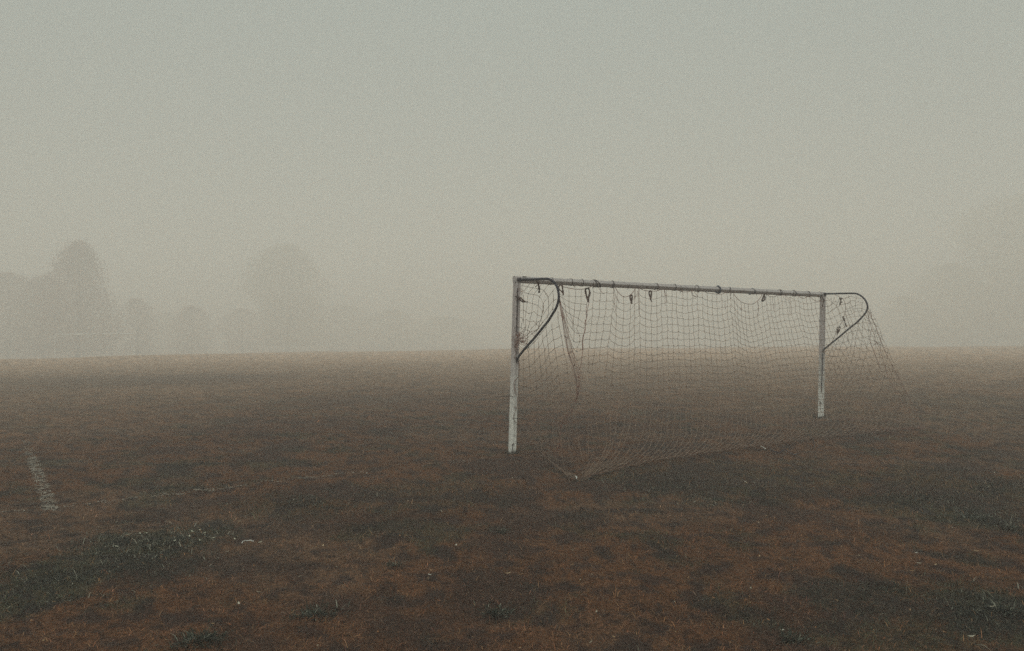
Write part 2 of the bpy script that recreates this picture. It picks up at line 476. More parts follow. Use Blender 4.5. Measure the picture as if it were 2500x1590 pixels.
gl.new(nz1.outputs['Fac'], mrg.inputs['Value'])
nz2 = gn.new('ShaderNodeTexNoise'); nz2.inputs['Scale'].default_value = 1.1; nz2.inputs['Detail'].default_value = 10; nz2.inputs['Roughness'].default_value = 0.7
gl.new(tcg.outputs['Position'], nz2.inputs['Vector'])
mrh = gn.new('ShaderNodeMapRange'); mrh.inputs['From Min'].default_value = 0.3; mrh.inputs['From Max'].default_value = 0.7
mrh.inputs['To Min'].default_value = 0.7; mrh.inputs['To Max'].default_value = 1.3
gl.new(nz2.outputs['Fac'], mrh.inputs['Value'])
mm = gn.new('ShaderNodeMath'); mm.operation = 'MULTIPLY'; gl.new(mrg.outputs[0], mm.inputs[0]); gl.new(mrh.outputs[0], mm.inputs[1])
mxg = gn.new('ShaderNodeMix'); mxg.data_type = 'RGBA'; mxg.blend_type = 'MULTIPLY'; mxg.inputs[0].default_value = 1
gl.new(ga.outputs['Color'], mxg.inputs[6]); gl.new(mm.outputs[0], mxg.inputs[7]); gl.new(mxg.outputs[2], gp.inputs['Base Color'])
bmp = gn.new('ShaderNodeBump'); bmp.inputs['Strength'].default_value = 0.8; bmp.inputs['Distance'].default_value = 0.02
gl.new(nz1.outputs['Fac'], bmp.inputs['Height']); gl.new(bmp.outputs[0], gp.inputs['Normal'])
centre = np.array([[0, 1 + k, 1 + (k + 1) % na, 1 + (k + 1) % na] for k in range(na)])
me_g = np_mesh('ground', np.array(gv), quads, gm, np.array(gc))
tag(me_g, kind='structure')
me_g.data.polygons.foreach_set('use_smooth', [True] * len(me_g.data.polygons))

# ------------------------------------------------------------------ grass: every blade a small bent strip, one object of stuff
def blades(px, py, pz, length, width, lean, azim, cols, bend=0.5):
    """five-vertex blades (two quads would be too many): base pair, middle pair, tip"""
    n = len(px)
    dx, dy = np.cos(azim), np.sin(azim)
    sx, sy = -dy, dx
    up0, out0 = np.cos(lean), np.sin(lean)
    l2 = np.minimum(lean + bend, 1.75); up1, out1 = np.cos(l2), np.sin(l2)
    hx, hy, hz = px + dx * out0 * length * .5, py + dy * out0 * length * .5, pz + up0 * length * .5
    tx, ty, tz = hx + dx * out1 * length * .5, hy + dy * out1 * length * .5, np.maximum(hz + up1 * length * .5, pz + 0.002)
    w = width / 2
    V = np.empty((n, 5, 3))
    V[:, 0] = np.c_[px - sx * w, py - sy * w, pz - 0.004]; V[:, 1] = np.c_[px + sx * w, py + sy * w, pz - 0.004]
    V[:, 2] = np.c_[hx + sx * w * .8, hy + sy * w * .8, hz]; V[:, 3] = np.c_[hx - sx * w * .8, hy - sy * w * .8, hz]
    V[:, 4] = np.c_[tx, ty, tz]
    b = (np.arange(n) * 5)[:, None]
    T = np.concatenate([b + [0, 1, 2], b + [0, 2, 3], b + [3, 2, 4]], 0)
    C = np.repeat(cols[:, None, :], 5, 1).reshape(-1, 3)
    return V.reshape(-1, 3), T, C
def scatter(r0, r1, n):
    u = rng.random(n); r = r0 + (r1 - r0) * u
    a = rng.uniform(R(-44), R(44), n)
    return r * np.sin(a), r * np.cos(a), r
# masks on a lookup grid (turf() is slow per blade)
def lookup(fn, x0, x1, y0, y1, step, nch):
    nx, ny = int((x1 - x0) / step) + 1, int((y1 - y0) / step) + 1
    G = np.zeros((ny, nx, nch))
    for j in range(ny):
        for i in range(nx):
            X, Y = x0 + i * step, y0 + j * step
            if abs(X) > Y * 1.0 + 1.0: continue
            G[j, i] = fn(X, Y)
    def at(px, py):
        i = np.clip(np.round((px - x0) / step).astype(int), 0, nx - 1); j = np.clip(np.round((py - y0) / step).astype(int), 0, ny - 1)
        return G[j, i]
    return at
near = lookup(lambda X, Y: (*turf(X, Y), height(X, Y)), -14, 14, 2, 14, 0.045, 5)
farm = lookup(lambda X, Y: (*turf(X, Y), height(X, Y)), -34, 34, 8, 38, 0.2, 5)
PV, PT, PC = [], [], []; base = 0
def add_blades(V, T, C):
    global base
    PV.append(V); PT.append(T + base); PC.append(C); base += len(V)
for (r0, r1, n, ls, ws) in ((2.6, 7, 190000, 1.0, 1.0), (7, 14, 190000, 1.15, 1.25), (14, 34, 130000, 1.5, 2.2)):
    px, py, r = scatter(r0, r1, n)
    m = (near if r1 <= 14 else farm)(px, py)
    g, o, dk, pl, hz = m.T
    q = rng.random(n)
    c = np.tile(C_BASE, (n, 1)) * 1.15
    def mixin(c, col, w): return c * (1 - w[:, None]) + np.asarray(col) * w[:, None]
    c = mixin(c, C_PALE, np.clip(pl + (q > 0.9) * 0.35, 0, 1))
    c = mixin(c, (0.175, 0.078, 0.038), np.clip(0.9 * o * (rng.random(n) < 0.65), 0, 1))
    isg = rng.random(n) < g * 0.85
    gcol = np.where(rng.random((n, 1)) < 0.3, np.array([[0.075, 0.078, 0.045]]), np.array([[0.042, 0.044, 0.029]]))
    c = np.where(isg[:, None], gcol, c)
    dm = (0.72 * np.clip(dk, 0, 1))[:, None]; c = c * (1 - dm) + C_DARK * dm
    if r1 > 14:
        fw = np.array([fog_fade(a_, b_) for a_, b_ in zip(px, py)])[:, None]; c = c * (1 - fw) + np.array((0.33, 0.205, 0.122)) * fw  # blades paled by distance as well, fog fade painted into their colour
    c = c * np.exp(rng.normal(0.0, 0.55, (n, 1))) * (1 + rng.normal(0, 0.06, (n, 3)))
    hot = rng.random(n) < 0.035 * (1 - 0.6 * dk)
    c[hot] = np.array((0.42, 0.24, 0.12)) * rng.uniform(0.5, 1.2, (hot.sum(), 1))
    pn = np.array([paint(a, b) if abs(seg_d(a, b, *LINE_A)[0]) < 0.12 or abs(seg_d(a, b, *LINE_B)[0]) < 0.11 else 0.0 for a, b in zip(px, py)]) if r1 <= 14 else np.zeros(n)
    isp = rng.random(n) < pn
    c[isp] = C_PAINT * rng.uniform(0.55, 1.0, (isp.sum(), 1))
    L = rng.gamma(6, 0.0065, n) * ls * np.where(isg, 1.15, 1.0); W = rng.uniform(0.0014, 0.0030, n) * ws
    lean = np.abs(rng.normal(1.28, 0.30, n)); lean = np.where(isg, lean * 0.8, lean)
    add_blades(*blades(px, py, hz, L, W, np.clip(lean, 0, 1.5), rng.uniform(0, 2 * math.pi, n), c, 0.5))
tag(np_mesh('grass', np.concatenate(PV), np.concatenate(PT), M['blade'], np.concatenate(PC)), 'short dry brown and rust coloured grass covering the pitch', 'grass', kind='stuff')

# coarse green grass belt on the left and weedy patches (too dense to count)
PV, PT, PC = [], [], []; base = 0
def coarse(cx_px, cy_px, rx, ry, n, bright=0.13, L0=0.042):
    x = cx_px + rng.normal(0, rx, n); y = cy_px + rng.normal(0, ry, n)
    P = np.array([tuple(ground_pt(a, b)) for a, b in zip(x, y)])
    ok = (P[:, 1] < 25) & (P[:, 1] > 2.5); P = P[ok]; n = len(P)
    k = np.array([0.5 + 1.4 * fbm(a, b, 3.0, 3, 41) for a, b in P[:, :2]])
    keep = rng.random(n) < np.clip(k, 0.05, 1); P = P[keep]; n = len(P)
    c = np.array((0.034, 0.033, 0.023)) * np.exp(rng.normal(0, 0.35, (n, 1)))
    hi = rng.random(n) < bright
    c[hi] = np.array((0.33, 0.31, 0.24)) * rng.uniform(0.2, 1.15, (hi.sum(), 1))
    sc = 1 + 0.02 * P[:, 1]
    add_blades(*blades(P[:, 0], P[:, 1], P[:, 2] + np.array([height(a, b) for a, b in P[:, :2]]), rng.gamma(5, L0 / 5, n), rng.uniform(0.003, 0.0065, n) * sc,
                       np.clip(np.abs(rng.normal(1.2, 0.35, n)), 0, 1.5), rng.uniform(0, 2 * math.pi, n), c, 0.6))
coarse(330 * D, 1300 * D, 95, 32, 5200); coarse(100 * D, 1370 * D, 90, 34, 4200); coarse(455 * D, 1262 * D, 50, 16, 1500, 0.3); coarse(300 * D, 1285 * D, 70, 16, 1300, 0.4)
coarse(720 * D, 1180 * D, 90, 16, 2200, 0.06); coarse(400 * D, 1150 * D, 70, 10, 900, 0.1, 0.05)
coarse(2290 * D, 1215 * D, 60, 14, 1300, 0.16); coarse(2160 * D, 1180 * D, 70, 10, 1400, 0.1, 0.05)
coarse(2330 * D, 1440 * D, 80, 34, 2600, 0.08); coarse(1570 * D, 1150 * D, 90, 14, 1700, 0.12, 0.05)
coarse(2080 * D, 1410 * D, 80, 24, 1500, 0.03); coarse(2330 * D, 1150 * D, 60, 10, 900, 0.12, 0.05)
coarse(1700 * D, 1180 * D, 60, 8, 600, 0.1, 0.05)
tag(np_mesh('coarse_grass', np.concatenate(PV), np.concatenate(PT), M['blade'], np.concatenate(PC)), 'coarse dark green grass with pale blades growing in patches on the dry pitch', 'grass', kind='stuff')

PV, PT, PC = [], [], []; base = 0
for q in (BL, BR):
    n = 420; a_ = rng.uniform(0, 2 * math.pi, n); r_ = 0.055 + np.abs(rng.normal(0, 0.05, n))
    c = np.array((0.05, 0.036, 0.022)) * np.exp(rng.normal(0, 0.5, (n, 1)))
    add_blades(*blades(q.x + r_ * np.cos(a_), q.y + r_ * np.sin(a_), np.zeros(n), rng.gamma(6, 0.009, n), rng.uniform(.0025, .005, n), np.clip(np.abs(rng.normal(.5, .4, n)), 0, 1.4), rng.uniform(0, 6.28, n), c, .5))
tag(np_mesh('long_grass', np.concatenate(PV), np.concatenate(PT), M['blade'], np.concatenate(PC)), 'longer brown grass left uncut round the feet of the goal posts', 'grass', kind='stuff')

# painted lines: broken crusts of old paint lying on the soil
def crust(name, seg, label, n):
    a, b = seg; V, Fc, C = [], [], []
    for _ in range(n):
        t = random.random(); d = random.uniform(-0.075, 0.075)
        px = a.x + (b.x - a.x) * t; py = a.y + (b.y - a.y) * t
        L = math.hypot(b.x - a.x, b.y - a.y); px += -(b.y - a.y) / L * d; py += (b.x - a.x) / L * d
        if random.random() > paint(px, py): continue
        r_ = random.uniform(0.004, 0.014); k = len(V); z = height(px, py) + 0.006
        w0 = random.uniform(0, 6.28)
        for q in range(4):
            V.append((px + r_ * random.uniform(.5, 1.2) * math.cos(w0 + q * 1.57), py + r_ * random.uniform(.5, 1.2) * math.sin(w0 + q * 1.57), z + random.uniform(-.002, .004)))
            C.append(tuple(C_PAINT * random.uniform(0.45, 0.85)))
        Fc.append((k, k + 1, k + 2, k + 3))
    tag(np_mesh(name, np.array(V), np.array(Fc), M['blade'], np.array(C)), label, kind='structure')
crust('goal_area_line', LINE_A, 'faded white line painted on the turf running away into the field at far left', 5200)
crust('goal_line', LINE_B, 'almost worn away white goal line on the turf leading to the near post', 9000)

# ------------------------------------------------------------------ weed tufts, leaves, scraps
def weed(px, py, n, L0, label, bright=0.15, spread=0.05):
    c0 = ground_pt(px, py); z0 = height(c0.x, c0.y)
    rr = np.abs(rng.normal(0, spread, n)); az = rng.uniform(0, 2 * math.pi, n)
    X, Y = rr * np.cos(az), rr * np.sin(az)
    c = np.array((0.030, 0.032, 0.022)) * np.exp(rng.normal(0, 0.3, (n, 1)))
    hi = rng.random(n) < bright
    c[hi] = np.array((0.22, 0.22, 0.17)) * rng.uniform(0.3, 1.1, (hi.sum(), 1))
    V, T, C = blades(X, Y, np.zeros(n), rng.gamma(7, 0.5 * L0 / 7, n), rng.uniform(0.004, 0.008, n),
                     np.clip(np.abs(rng.normal(1.0, 0.35, n)), 0, 1.45), az + rng.normal(0, 0.6, n), c, 0.55)
    o = np_mesh('weed_tuft', V, T, M['blade'], C); o.location = (c0.x, c0.y, z0)
    tag(o, label, 'weed', 'weed tufts on the pitch')
weed(740 * D, 1448 * D, 420, 0.085, 'dark leafy weed tuft in rust coloured grass, left of centre at the bottom', spread=0.085)
weed(1165 * D, 1440 * D, 260, 0.075, 'dark grey green weed tuft on brown grass, bottom centre', spread=0.065)
weed(468 * D, 1510 * D, 420, 0.10, 'spiky dark green weed tuft cut by the bottom edge of the view', spread=0.09)
weed(1180 * D, 1250 * D, 120, 0.06, 'small pale tipped weed tuft on open grass below the near post', 0.3, 0.05)
weed(2300 * D, 1222 * D, 260, 0.10, 'spreading grey weed tuft with thin pale stalks, near the right edge', 0.35, 0.09)
weed(2380 * D, 1245 * D, 140, 0.09, 'pale stalked weed tuft cut by the right edge of the view', 0.4, 0.07)
weed(2370 * D, 1440 * D, 340, 0.10, 'large dark weed tuft with pale blades in the lower right corner', 0.2, 0.12)
weed(1860 * D, 1505 * D, 260, 0.07, 'low dark weed tuft at the bottom, right of centre', 0.08, 0.08)
weed(930 * D, 1330 * D, 180, 0.05, 'flat dark weed tuft beside the long scatter of rust grass left of centre', 0.08, 0.06)
weed(1690 * D, 1175 * D, 120, 0.05, 'small dark weed tuft behind the net, below the trailing rope', 0.2, 0.06)

def leaf_at(mb, px, py, L, W, cols, col, up=0.006):
    c = ground_pt(px, py); z = height(c.x, c.y) + up + 0.012
    a = random.uniform(0, 6.28); dx, dy = math.cos(a), math.sin(a)
    k = len(mb.v); cur = random.uniform(0.1, 0.4) * L
    for t, w in ((-1, 0.1), (-0.4, 0.9), (0.4, 0.8), (1, 0.08)):
        zc = z + cur * t * t * 0.5
        for sgn in (-1, 1):
            mb.v.append(Vector((c.x + dx * L / 2 * t - dy * sgn * W / 2 * w, c.y + dy * L / 2 * t + dx * sgn * W / 2 * w, zc + 0.004 * abs(sgn))))
            cols.append(col)
    for q in range(3): mb.f.append((k + 2 * q, k + 2 * q + 1, k + 2 * q + 3, k + 2 * q + 2))
mb = MB(); cols = []
for x, y in ((445, 1270), (452, 1262), (470, 1250), (480, 1262), (500, 1272), (470, 1278), (553, 1272), (610, 1280), (410, 1283), (330, 1262), (300, 1260), (345, 1262), (275, 1290)):
    leaf_at(mb, x * D, y * D, random.uniform(.03, .06), .014, cols, (0.50, 0.48, 0.36))
for x, y in ((1205 * D, 1128 * D), (1260, 1135), (1820, 1182), (1823, 1186), (1843, 1183), (2236, 1355), (2244, 1378), (2284, 1380), (2427, 1158), (2383, 1355), (860, 1190), (1240, 1405), (1050, 1410), (1855, 1365), (1695, 1230), (1910, 1545), (2370, 1565), (788, 1340), (1114, 1335), (583, 1477)):
    leaf_at(mb, x, y, random.uniform(.02, .05), .014, cols, random.choice([(0.55, 0.53, 0.45), (0.45, 0.33, 0.2), (0.5, 0.46, 0.36)]))
for _ in range(150):
    leaf_at(mb, random.uniform(20, 2480), random.choice([random.uniform(1130, 1590), random.uniform(1200, 1590)]), random.uniform(.015, .045), random.uniform(.006, .014), cols,
            random.choice([(0.26, 0.13, 0.06), (0.30, 0.19, 0.10), (0.34, 0.30, 0.22), (0.22, 0.09, 0.045)]))
for _ in range(26):   # litter by the foot of the far post and the net corners
    leaf_at(mb, random.gauss(2030, 12), random.gauss(1026, 3), .04, .014, cols, (0.42, 0.38, 0.30))
    leaf_at(mb, random.gauss(2225, 22), random.gauss(1043, 4), .03, .01, cols, (0.40, 0.25, 0.18))
o = mb.build('fallen_leaves', M['blade'])
a = o.data.color_attributes.new('tint', 'FLOAT_COLOR', 'POINT')
for i, c in enumerate(cols): a.data[i].color = (*c, 1)
tag(o, 'small dead leaves and straw bits scattered over the grass', 'leaves', kind='stuff')

def ground_cord(name, pts, r, mat, label, cat, lift=0.02):
    mb = MB(); P = catmull([ground_pt(x, y, lift) for x, y in pts], 5)
    for p in P: p.z += random.uniform(-0.004, 0.006)
    mb.tube(P, r, 6); o = mb.build(name, mat, smooth=True); tag(o, label, cat); return o
ground_cord('loose_cord', [c8(*p) for p in ((850, 730), (885, 750), (925, 757), (955, 748), (985, 735), (1015, 750), (1060, 775), (1120, 770))], 0.006, M['black'], 'dark wavy cord lying on the grass behind the goal, right of centre', 'cord', 0.03)
ground_cord('dry_stalk', [c8(*p) for p in ((768, 702), (790, 715), (812, 727))], 0.005, M['white'], 'short pale stalk on the grass touching the end of the dark cord', 'stalk', 0.03)
ground_cord('dry_twig', [c8(*p) for p in ((1222, 612), (1238, 640), (1248, 662), (1254, 700))], 0.005, M['wire'], 'thin dark twig on the grass between the dark cord and the far post', 'twig', 0.03)
ground_cord('curled_scrap', [cC(*p) for p in ((978, 1262), (988, 1262), (994, 1272), (993, 1288))], 0.0055, M['white'], 'small curled white scrap on the grass at the near rear corner of the net', 'scrap', 0.04)
ground_cord('pale_stick', [(590, 1325), (600, 1321), (612, 1320), (620, 1322)], 0.003, M['white'], 'pale bent stick on the coarse green grass at left', 'stick', 0.03)

# ------------------------------------------------------------------ the goal
def ybar(x): return 693 + (x - 1359) * 0.0451
goal = empty('soccer_goal', BL)
tag(goal, 'worn white metal soccer goal with torn brown net, standing near on the misty pitch', 'goal')
Z = Vector((0, 0, 1))
PR = [(-0.040, 0.034), (-0.034, 0.040), (-0.007, 0.040), (-0.005, 0.028), (0.005, 0.028), (0.007, 0.040), (0.034, 0.040), (0.040, 0.034),
      (0.040, -0.034), (0.034, -0.040), (-0.034, -0.040), (-0.040, -0.034)]        # grooved tube, groove towards the back of the goal
PRN = PR[::-1]
def post(base_pt, top_pt):
    mb = MB(); mb.prism(PRN, base_pt - Z * 0.15, top_pt, ADIR * 1.06, BDIR * 1.06); return mb.build('post', M['post'], goal)
pL = post(BL, TOPL - Z * 0.005); pR = post(BR, TOPR - Z * 0.005)
def on_face(x, y, which=0, e=0.046):
    """a point on the rear face of the goal frame"""
    return cast(x, y, lambda P: sez(P)[1] - e)
barL, barR = on_face(1262, 683, e=0), on_face(2010, 720, e=0)
barL = barL - ADIR * 0.045; barR = barR + ADIR * 0.045
bdir = (barR - barL).normalized(); bup = bdir.cross(BDIR); bup = bup if bup.z > 0 else -bup
mb = MB()
PB = [(-0.046, 0.008), (-0.042, 0.016), (-0.004, 0.047), (-0.003, 0.043), (0.003, 0.043), (0.004, 0.047), (0.044, 0.026), (0.050, 0.010), (0.048, -0.036), (0.042, -0.042), (-0.042, -0.042), (-0.046, -0.036)]
mb.prism(PB[::-1], barL, barR, bup, BDIR)
bar = mb.build('crossbar', M['bar'], goal)
bar['label'] = 'grimy grey crossbar with a ridge along its back'
# hoops that hold the net out
lh = [c1(*p) for p in ((330, 287), (500, 290), (800, 286), (1100, 272), (1220, 268), (1330, 300), (1450, 390), (1530, 520), (1575, 700), (1585, 850), (1560, 1000), (1500, 1180), (1400, 1350))] + [c2(*p) for p in ((1250, 185), (1100, 370), (800, 740), (600, 960), (400, 1200), (280, 1375))]
rh = [c6(*p) for p in ((240, 212), (500, 207), (790, 203), (880, 220), (960, 270), (1020, 340), (1055, 430), (1050, 500), (1010, 580), (940, 660), (850, 750), (700, 870), (500, 1040), (300, 1200), (225, 1275))]
mb = MB(); mb.tube(catmull([on_left_rev(x, y, 0.0) for x, y in lh], 5), 0.0165, 10)
hoopL = mb.build('net_support_tube', M['black'], goal, True)
mb = MB(); mb.tube(catmull([on_right(x, y) for x, y in rh], 5), 0.0165, 10)
hoopR = mb.build('net_support_tube', M['black'], goal, True)
# dark strip standing in the groove of the far post, and of the near post
for (P0, P1, nm) in ((on_face(2008, 864, e=0.052), on_face(2006, 957, e=0.052), 'groove_rod'), ):
    mb = MB(); mb.tube([P0, P1], 0.011, 8); mb.build(nm, M['black'], pR, True)
mb = MB(); mb.tube([on_face(*c1(300, 560), e=0.046), on_face(*c2(270, 530), e=0.046)], 0.006, 6); mb.build('groove_rod', M['slot'], pL)
mb = MB(); q0, q1 = on_face(1251.5, 1084, e=0.044), on_face(1250.5, 1106, e=0.044); mb.tube([q0, q1], 0.006, 6); mb.build('groove_rod', M['slot'], pL)
# bracket plates where the tubes and the bar meet the posts
for Pp, par in ((TOPL, pL), (TOPR, pR)):
    mb = MB(); mb.box(Pp - Z * 0.05 + BDIR * 0.047, ADIR * 0.03, BDIR * 0.006, Z * 0.03, 0.2)
    mb.tube([Pp - Z * 0.05 + BDIR * 0.05, Pp - Z * 0.05 + BDIR * 0.068], 0.010, 8); mb.build('bracket', M['tie'], par)
for (x, y, par) in ((*c2(285, 1375), pL), (*c6(228, 1272), pR)):
    P = on_face(x, y, e=0.048)
    mb = MB(); mb.box(P, ADIR * 0.022, BDIR * 0.006, Z * 0.035, 0.2); mb.build('bracket', M['tie'], par)
# thin bands round the far post
mb = MB()
for y in (786, 830, 905, 915, 942, 968, 986, 997):
    P = BR.lerp(TOPR, (1020 - y) / 306.0)
    for k in range(1):
        ring = [P + ADIR * a * 0.0445 + BDIR * b * 0.0445 + Z * (random.uniform(-.006, .006)) for a, b in ((-1, -1), (1, -1), (1, 1), (-1, 1), (-1, -1))]
        mb.tube(ring, 0.0018, 4)
mb.build('wire_band', M['wire'], pR)
# spikes of wire on the posts (old net hooks)
def spike(p, q, par, out=0.03):
    A_ = on_face(*p, e=0.045); d = ray(*q); B_ = EYE + d * ((A_ - EYE).length * random.uniform(0.97, 0.985))
    mb = MB(); mb.tube([A_, A_.lerp(B_, .5) + Z * 0.004, B_], 0.0032, 5); mb.build('net_hook', M['wire'], par)
spike(cC(262, 326), cC(45, 335), pL); spike(cC(266, 186), cC(470, 233), pL); spike(cC(250, 580), cC(490, 606), pL); spike(c6(255, 1350), c6(470, 1392), pR)
# ties and clips on the bar
def tie(x, yt, yb, w=0.010, mat='tie', lean=0.0, thick=0.004):
    mb = MB()
    c0 = on_face(x, (yt + yb) / 2, e=0.0)
    s_ = (c0 - barL).dot(bdir); c0 = barL + bdir * s_
    t = thick
    ring = [(-0.050 - t, 0.022), (-0.004, 0.050 + t), (0.046, 0.030 + t), (0.054 + t, 0.0), (0.052, -0.046), (-0.050, -0.046), (-0.050 - t, 0.022)]
    pts = [c0 + bup * a + BDIR * b + bdir * (a * lean) for a, b in ring]
    mb.ribbon(pts, w, thick, bdir)
    return mb.build('net_tie', M[mat], bar)
tie(*[c3(905, 0)[0], 687, 700], w=0.014); tie(c3(500, 0)[0], 688, 698, w=0.02, lean=-0.5); tie(c3(560, 0)[0], 688, 698, w=0.016, lean=-0.9)
tie(c4(250, 0)[0], 692, 706, w=0.014); tie(c4(2085, 0)[0], 702, 712, w=0.016, mat='clip', lean=-0.3)
tie(c5(785, 0)[0], 705, 718, w=0.018); tie(c5(1140, 0)[0], 707, 718, w=0.022, lean=-0.4); tie(c5(1462, 0)[0], 709, 720, w=0.016, lean=-.2)
tie(c5(1735, 0)[0], 712, 722, w=0.006); tie(c1(1960, 0)[0], 684, 692, w=0.006)
big = tie(c4(1275, 0)[0], 698, 711, w=0.045, mat='clip', lean=-0.2, thick=0.012); big['label'] = 'thick blue grey wrap'
for (x0, y0, x1, y1) in ((1188, 390, 1232, 424), (1992, 432, 2034, 480)):
    P = on_face(*c4((x0 + x1) / 2, (y0 + y1) / 2), e=0.02)
    mb = MB(); mb.box(P, ADIR * 0.016, BDIR * 0.012, Z * ((y1 - y0) / 9.567 / 140 / 2), 0.2)
    mb.build('hanging_clip', M['clip'], bar)
tie(1345, 684, 692, w=0.010, lean=0.3); tie(1420, 686, 696, w=0.008); tie(1600, 690, 704, w=0.009, lean=0.4); tie(1702, 694, 706, w=0.012, mat='tie', lean=-0.3); tie(1778, 697, 709, w=0.010, lean=0.5); tie(1905, 703, 714, w=0.010)
# ragged scraps of webbing left on the bar
for k, x in enumerate((1312, 1398, 1449, 1497, 1536, 1608, 1663, 1707, 1782, 1845, 1872, 1938, 1975)):
    A_ = on_face(x, ybar(x) - 3, e=0.045); L_ = random.uniform(0.05, 0.13); mb = MB()
    P_ = [A_ + Z * 0.03, A_, A_ - Z * L_ * 0.5 + ADIR * random.uniform(-.03, .03), A_ - Z * L_ + ADIR * random.uniform(-.05, .05)]
    mb.ribbon(catmull(P_, 3), random.uniform(0.006, 0.014), 0.003, ADIR); mb.build('webbing_scrap', M['strap'], bar)
# chips of dark tape at the near end
mb = MB(); P = on_face(*c1(520, 203), e=0.048); mb.box(P, ADIR * 0.035, BDIR * 0.004, Z * 0.006, 0.2); mb.build('tape_scrap', M['tie'], bar)

# ---- net -------------------------------------------------------------
TW = 0.0026
net_mb = MB()
rowR = [(1447, 752), (1464, 754), (1479, 753), (1495, 752.5), (1506, 769), (1522, 778.4), (1539, 775), (1549.5, 760.3), (1561.5, 753.3), (1575.6, 762.2), (1589.4, 764.5), (1603, 763.8), (1615, 758),
        (1628, 755.7), (1641, 757.6), (1653.7, 759.4), (1667, 762), (1679.6, 763.3), (1691, 760.4), (1703, 757.3), (1716, 759.9), (1728, 764.9), (1740, 767.2), (1752, 768.8), (1763.7, 767.2), (1775.7, 763.8),
        (1783.6, 759.9), (1793.5, 768.3), (1801.7, 779), (1811.8, 786.9), (1820.7, 791.6), (1831, 792.5), (1842, 789.5), (1853, 784.6), (1863.4, 778.8), (1874.4, 772.6), (1884, 772.6), (1894, 773.6),
        (1903, 770), (1912.5, 766.8), (1923, 767.3), (1933.4, 766.8), (1944, 762.1), (1953, 765.3), (1964, 770), (1973.7, 771.5), (1984, 769.4), (1994.6, 766.8), (2004, 767.3), (2012, 764.7), (2022, 763.7),
        (2033, 758), (2043, 750), (2054, 744), (2064, 741), (2075, 738), (2086, 736), (2096, 736), (2106, 738), (2114, 742), (2121, 748)]
X984 = [(1447, 1428), (1464, 1436), (1479, 1450), (1495, 1470), (1506, 1490), (1522, 1511), (1539, 1532), (1549.5, 1548), (1561.5, 1564), (1653.7, 1663), (1752, 1772), (1944, 2001), (2121, 2225)]
XK = [(1447, 1436), (1464, 1450), (1479, 1466), (1495, 1482), (1506, 1490), (1522, 1497), (1539, 1514), (1549.5, 1528), (1561.5, 1547), (1653.7, 1660), (1752, 1772), (1944, 2012), (2121, 2246)]
YK = [(1447, 1100), (1522, 1080), (1653.7, 1064), (1752, 1055), (1944, 1034), (2121, 1030)]
XB = [(1447, 1414), (1464, 1417), (1479, 1419), (1495, 1422), (1506, 1424), (1522, 1428), (1539, 1438), (1549.5, 1452), (1561.5, 1478), (1653.7, 1610), (1752, 1728), (1944, 1960), (2121, 2250)]
ROPE = [(1394, 1169), (1419, 1168), (1493, 1147), (1587, 1124), (1650, 1116), (1700, 1106), (1752, 1100), (1858, 1086), (1947, 1073), (2050, 1062), (2147, 1054), (2225, 1046), (2257, 1051)]
def ybar(x): return 693 + (x - 1359) * 0.0451
NR, KN = 25, 21
def node_px(j, i):
    xr, yr = rowR[j]
    basey = ybar(min(xr, 2010)) + 51 - 4 * ss(1600, 2000, xr)
    wv = yr - basey
    yk = lerp_tab(YK, xr); sp = (yk - basey) / (KN - 3)
    dec = 1.0 if i <= 3 else max(0.0, 1 - (i - 3) / 13.0)
    if i <= KN:
        y = basey + (i - 3) * sp + wv * dec
        x9, xk = lerp_tab(X984, xr), lerp_tab(XK, xr)
        if y <= 984: t = (y - yr) / max(1, 984 - yr); x = xr + (x9 - xr) * (t if t > 0 else t * 0.4)
        else: x = x9 + (xk - x9) * min(1, (y - 984) / (yk - 984))
        return x, y
    t = (i - KN) / (NR - KN); xk, xb = lerp_tab(XK, xr), lerp_tab(XB, xr)
    yb = lerp_tab(ROPE, xb)
    x = xk + (xb - xk) * (t ** 1.25); y = yk + (yb - yk) * (t ** 0.8)
    return x, y
N = {}
for j in range(len(rowR)):
    for i in range(NR + 1):
        x, y = node_px(j, i)
        if rowR[j][0] > 2012:       # beyond the far post the net hangs from the tube
            if y < 722: continue
            if x > 2090 and y < 716 + (x - 2090) * 1.15: continue
        elif y < ybar(x) + 1: y = ybar(x) + 1
        jx = random.gauss(0, 0.9 if i < 18 else 1.3); jy = random.gauss(0, 0.8)
        if i == 0: jx, jy = 0, 0
        if j < 3 and i > 9 and random.random() < 0.25: continue
        N[j, i] = on_back(x + jx, y + jy)
def strand(mb, P, Q, sag=0.06, r=TW, n=3, wob=0.04):
    L = (Q - P).length
    if L > 0.6 or L < 1e-4: return
    pts = [P]
    off = Vector((random.uniform(-1, 1), random.uniform(-1, 1), 0)) * L * wob
    for k in range(1, n):
        t = k / n; pts.append(P.lerp(Q, t) + (off - Z * sag * L) * 4 * t * (1 - t))
    pts.append(Q)
    for p in pts: p.z = max(p.z, 0.012)
    mb.tube(pts, r, 4, caps=False)
for (j, i), P in N.items():
    if (j, i + 1) in N: strand(net_mb, P, N[j, i + 1], 0.0, r=TW if i < 14 else 0.0036)
    if (j + 1, i) in N and not (i == 0): strand(net_mb, P, N[j + 1, i], random.uniform(0.05, 0.16), r=TW if i < 14 else 0.0031)
    net_mb.knot(P, 0.0076)
net = net_mb.build('net', M['net'], goal)
net['label'] = 'brown twine back panel hanging from the crossbar in waves'

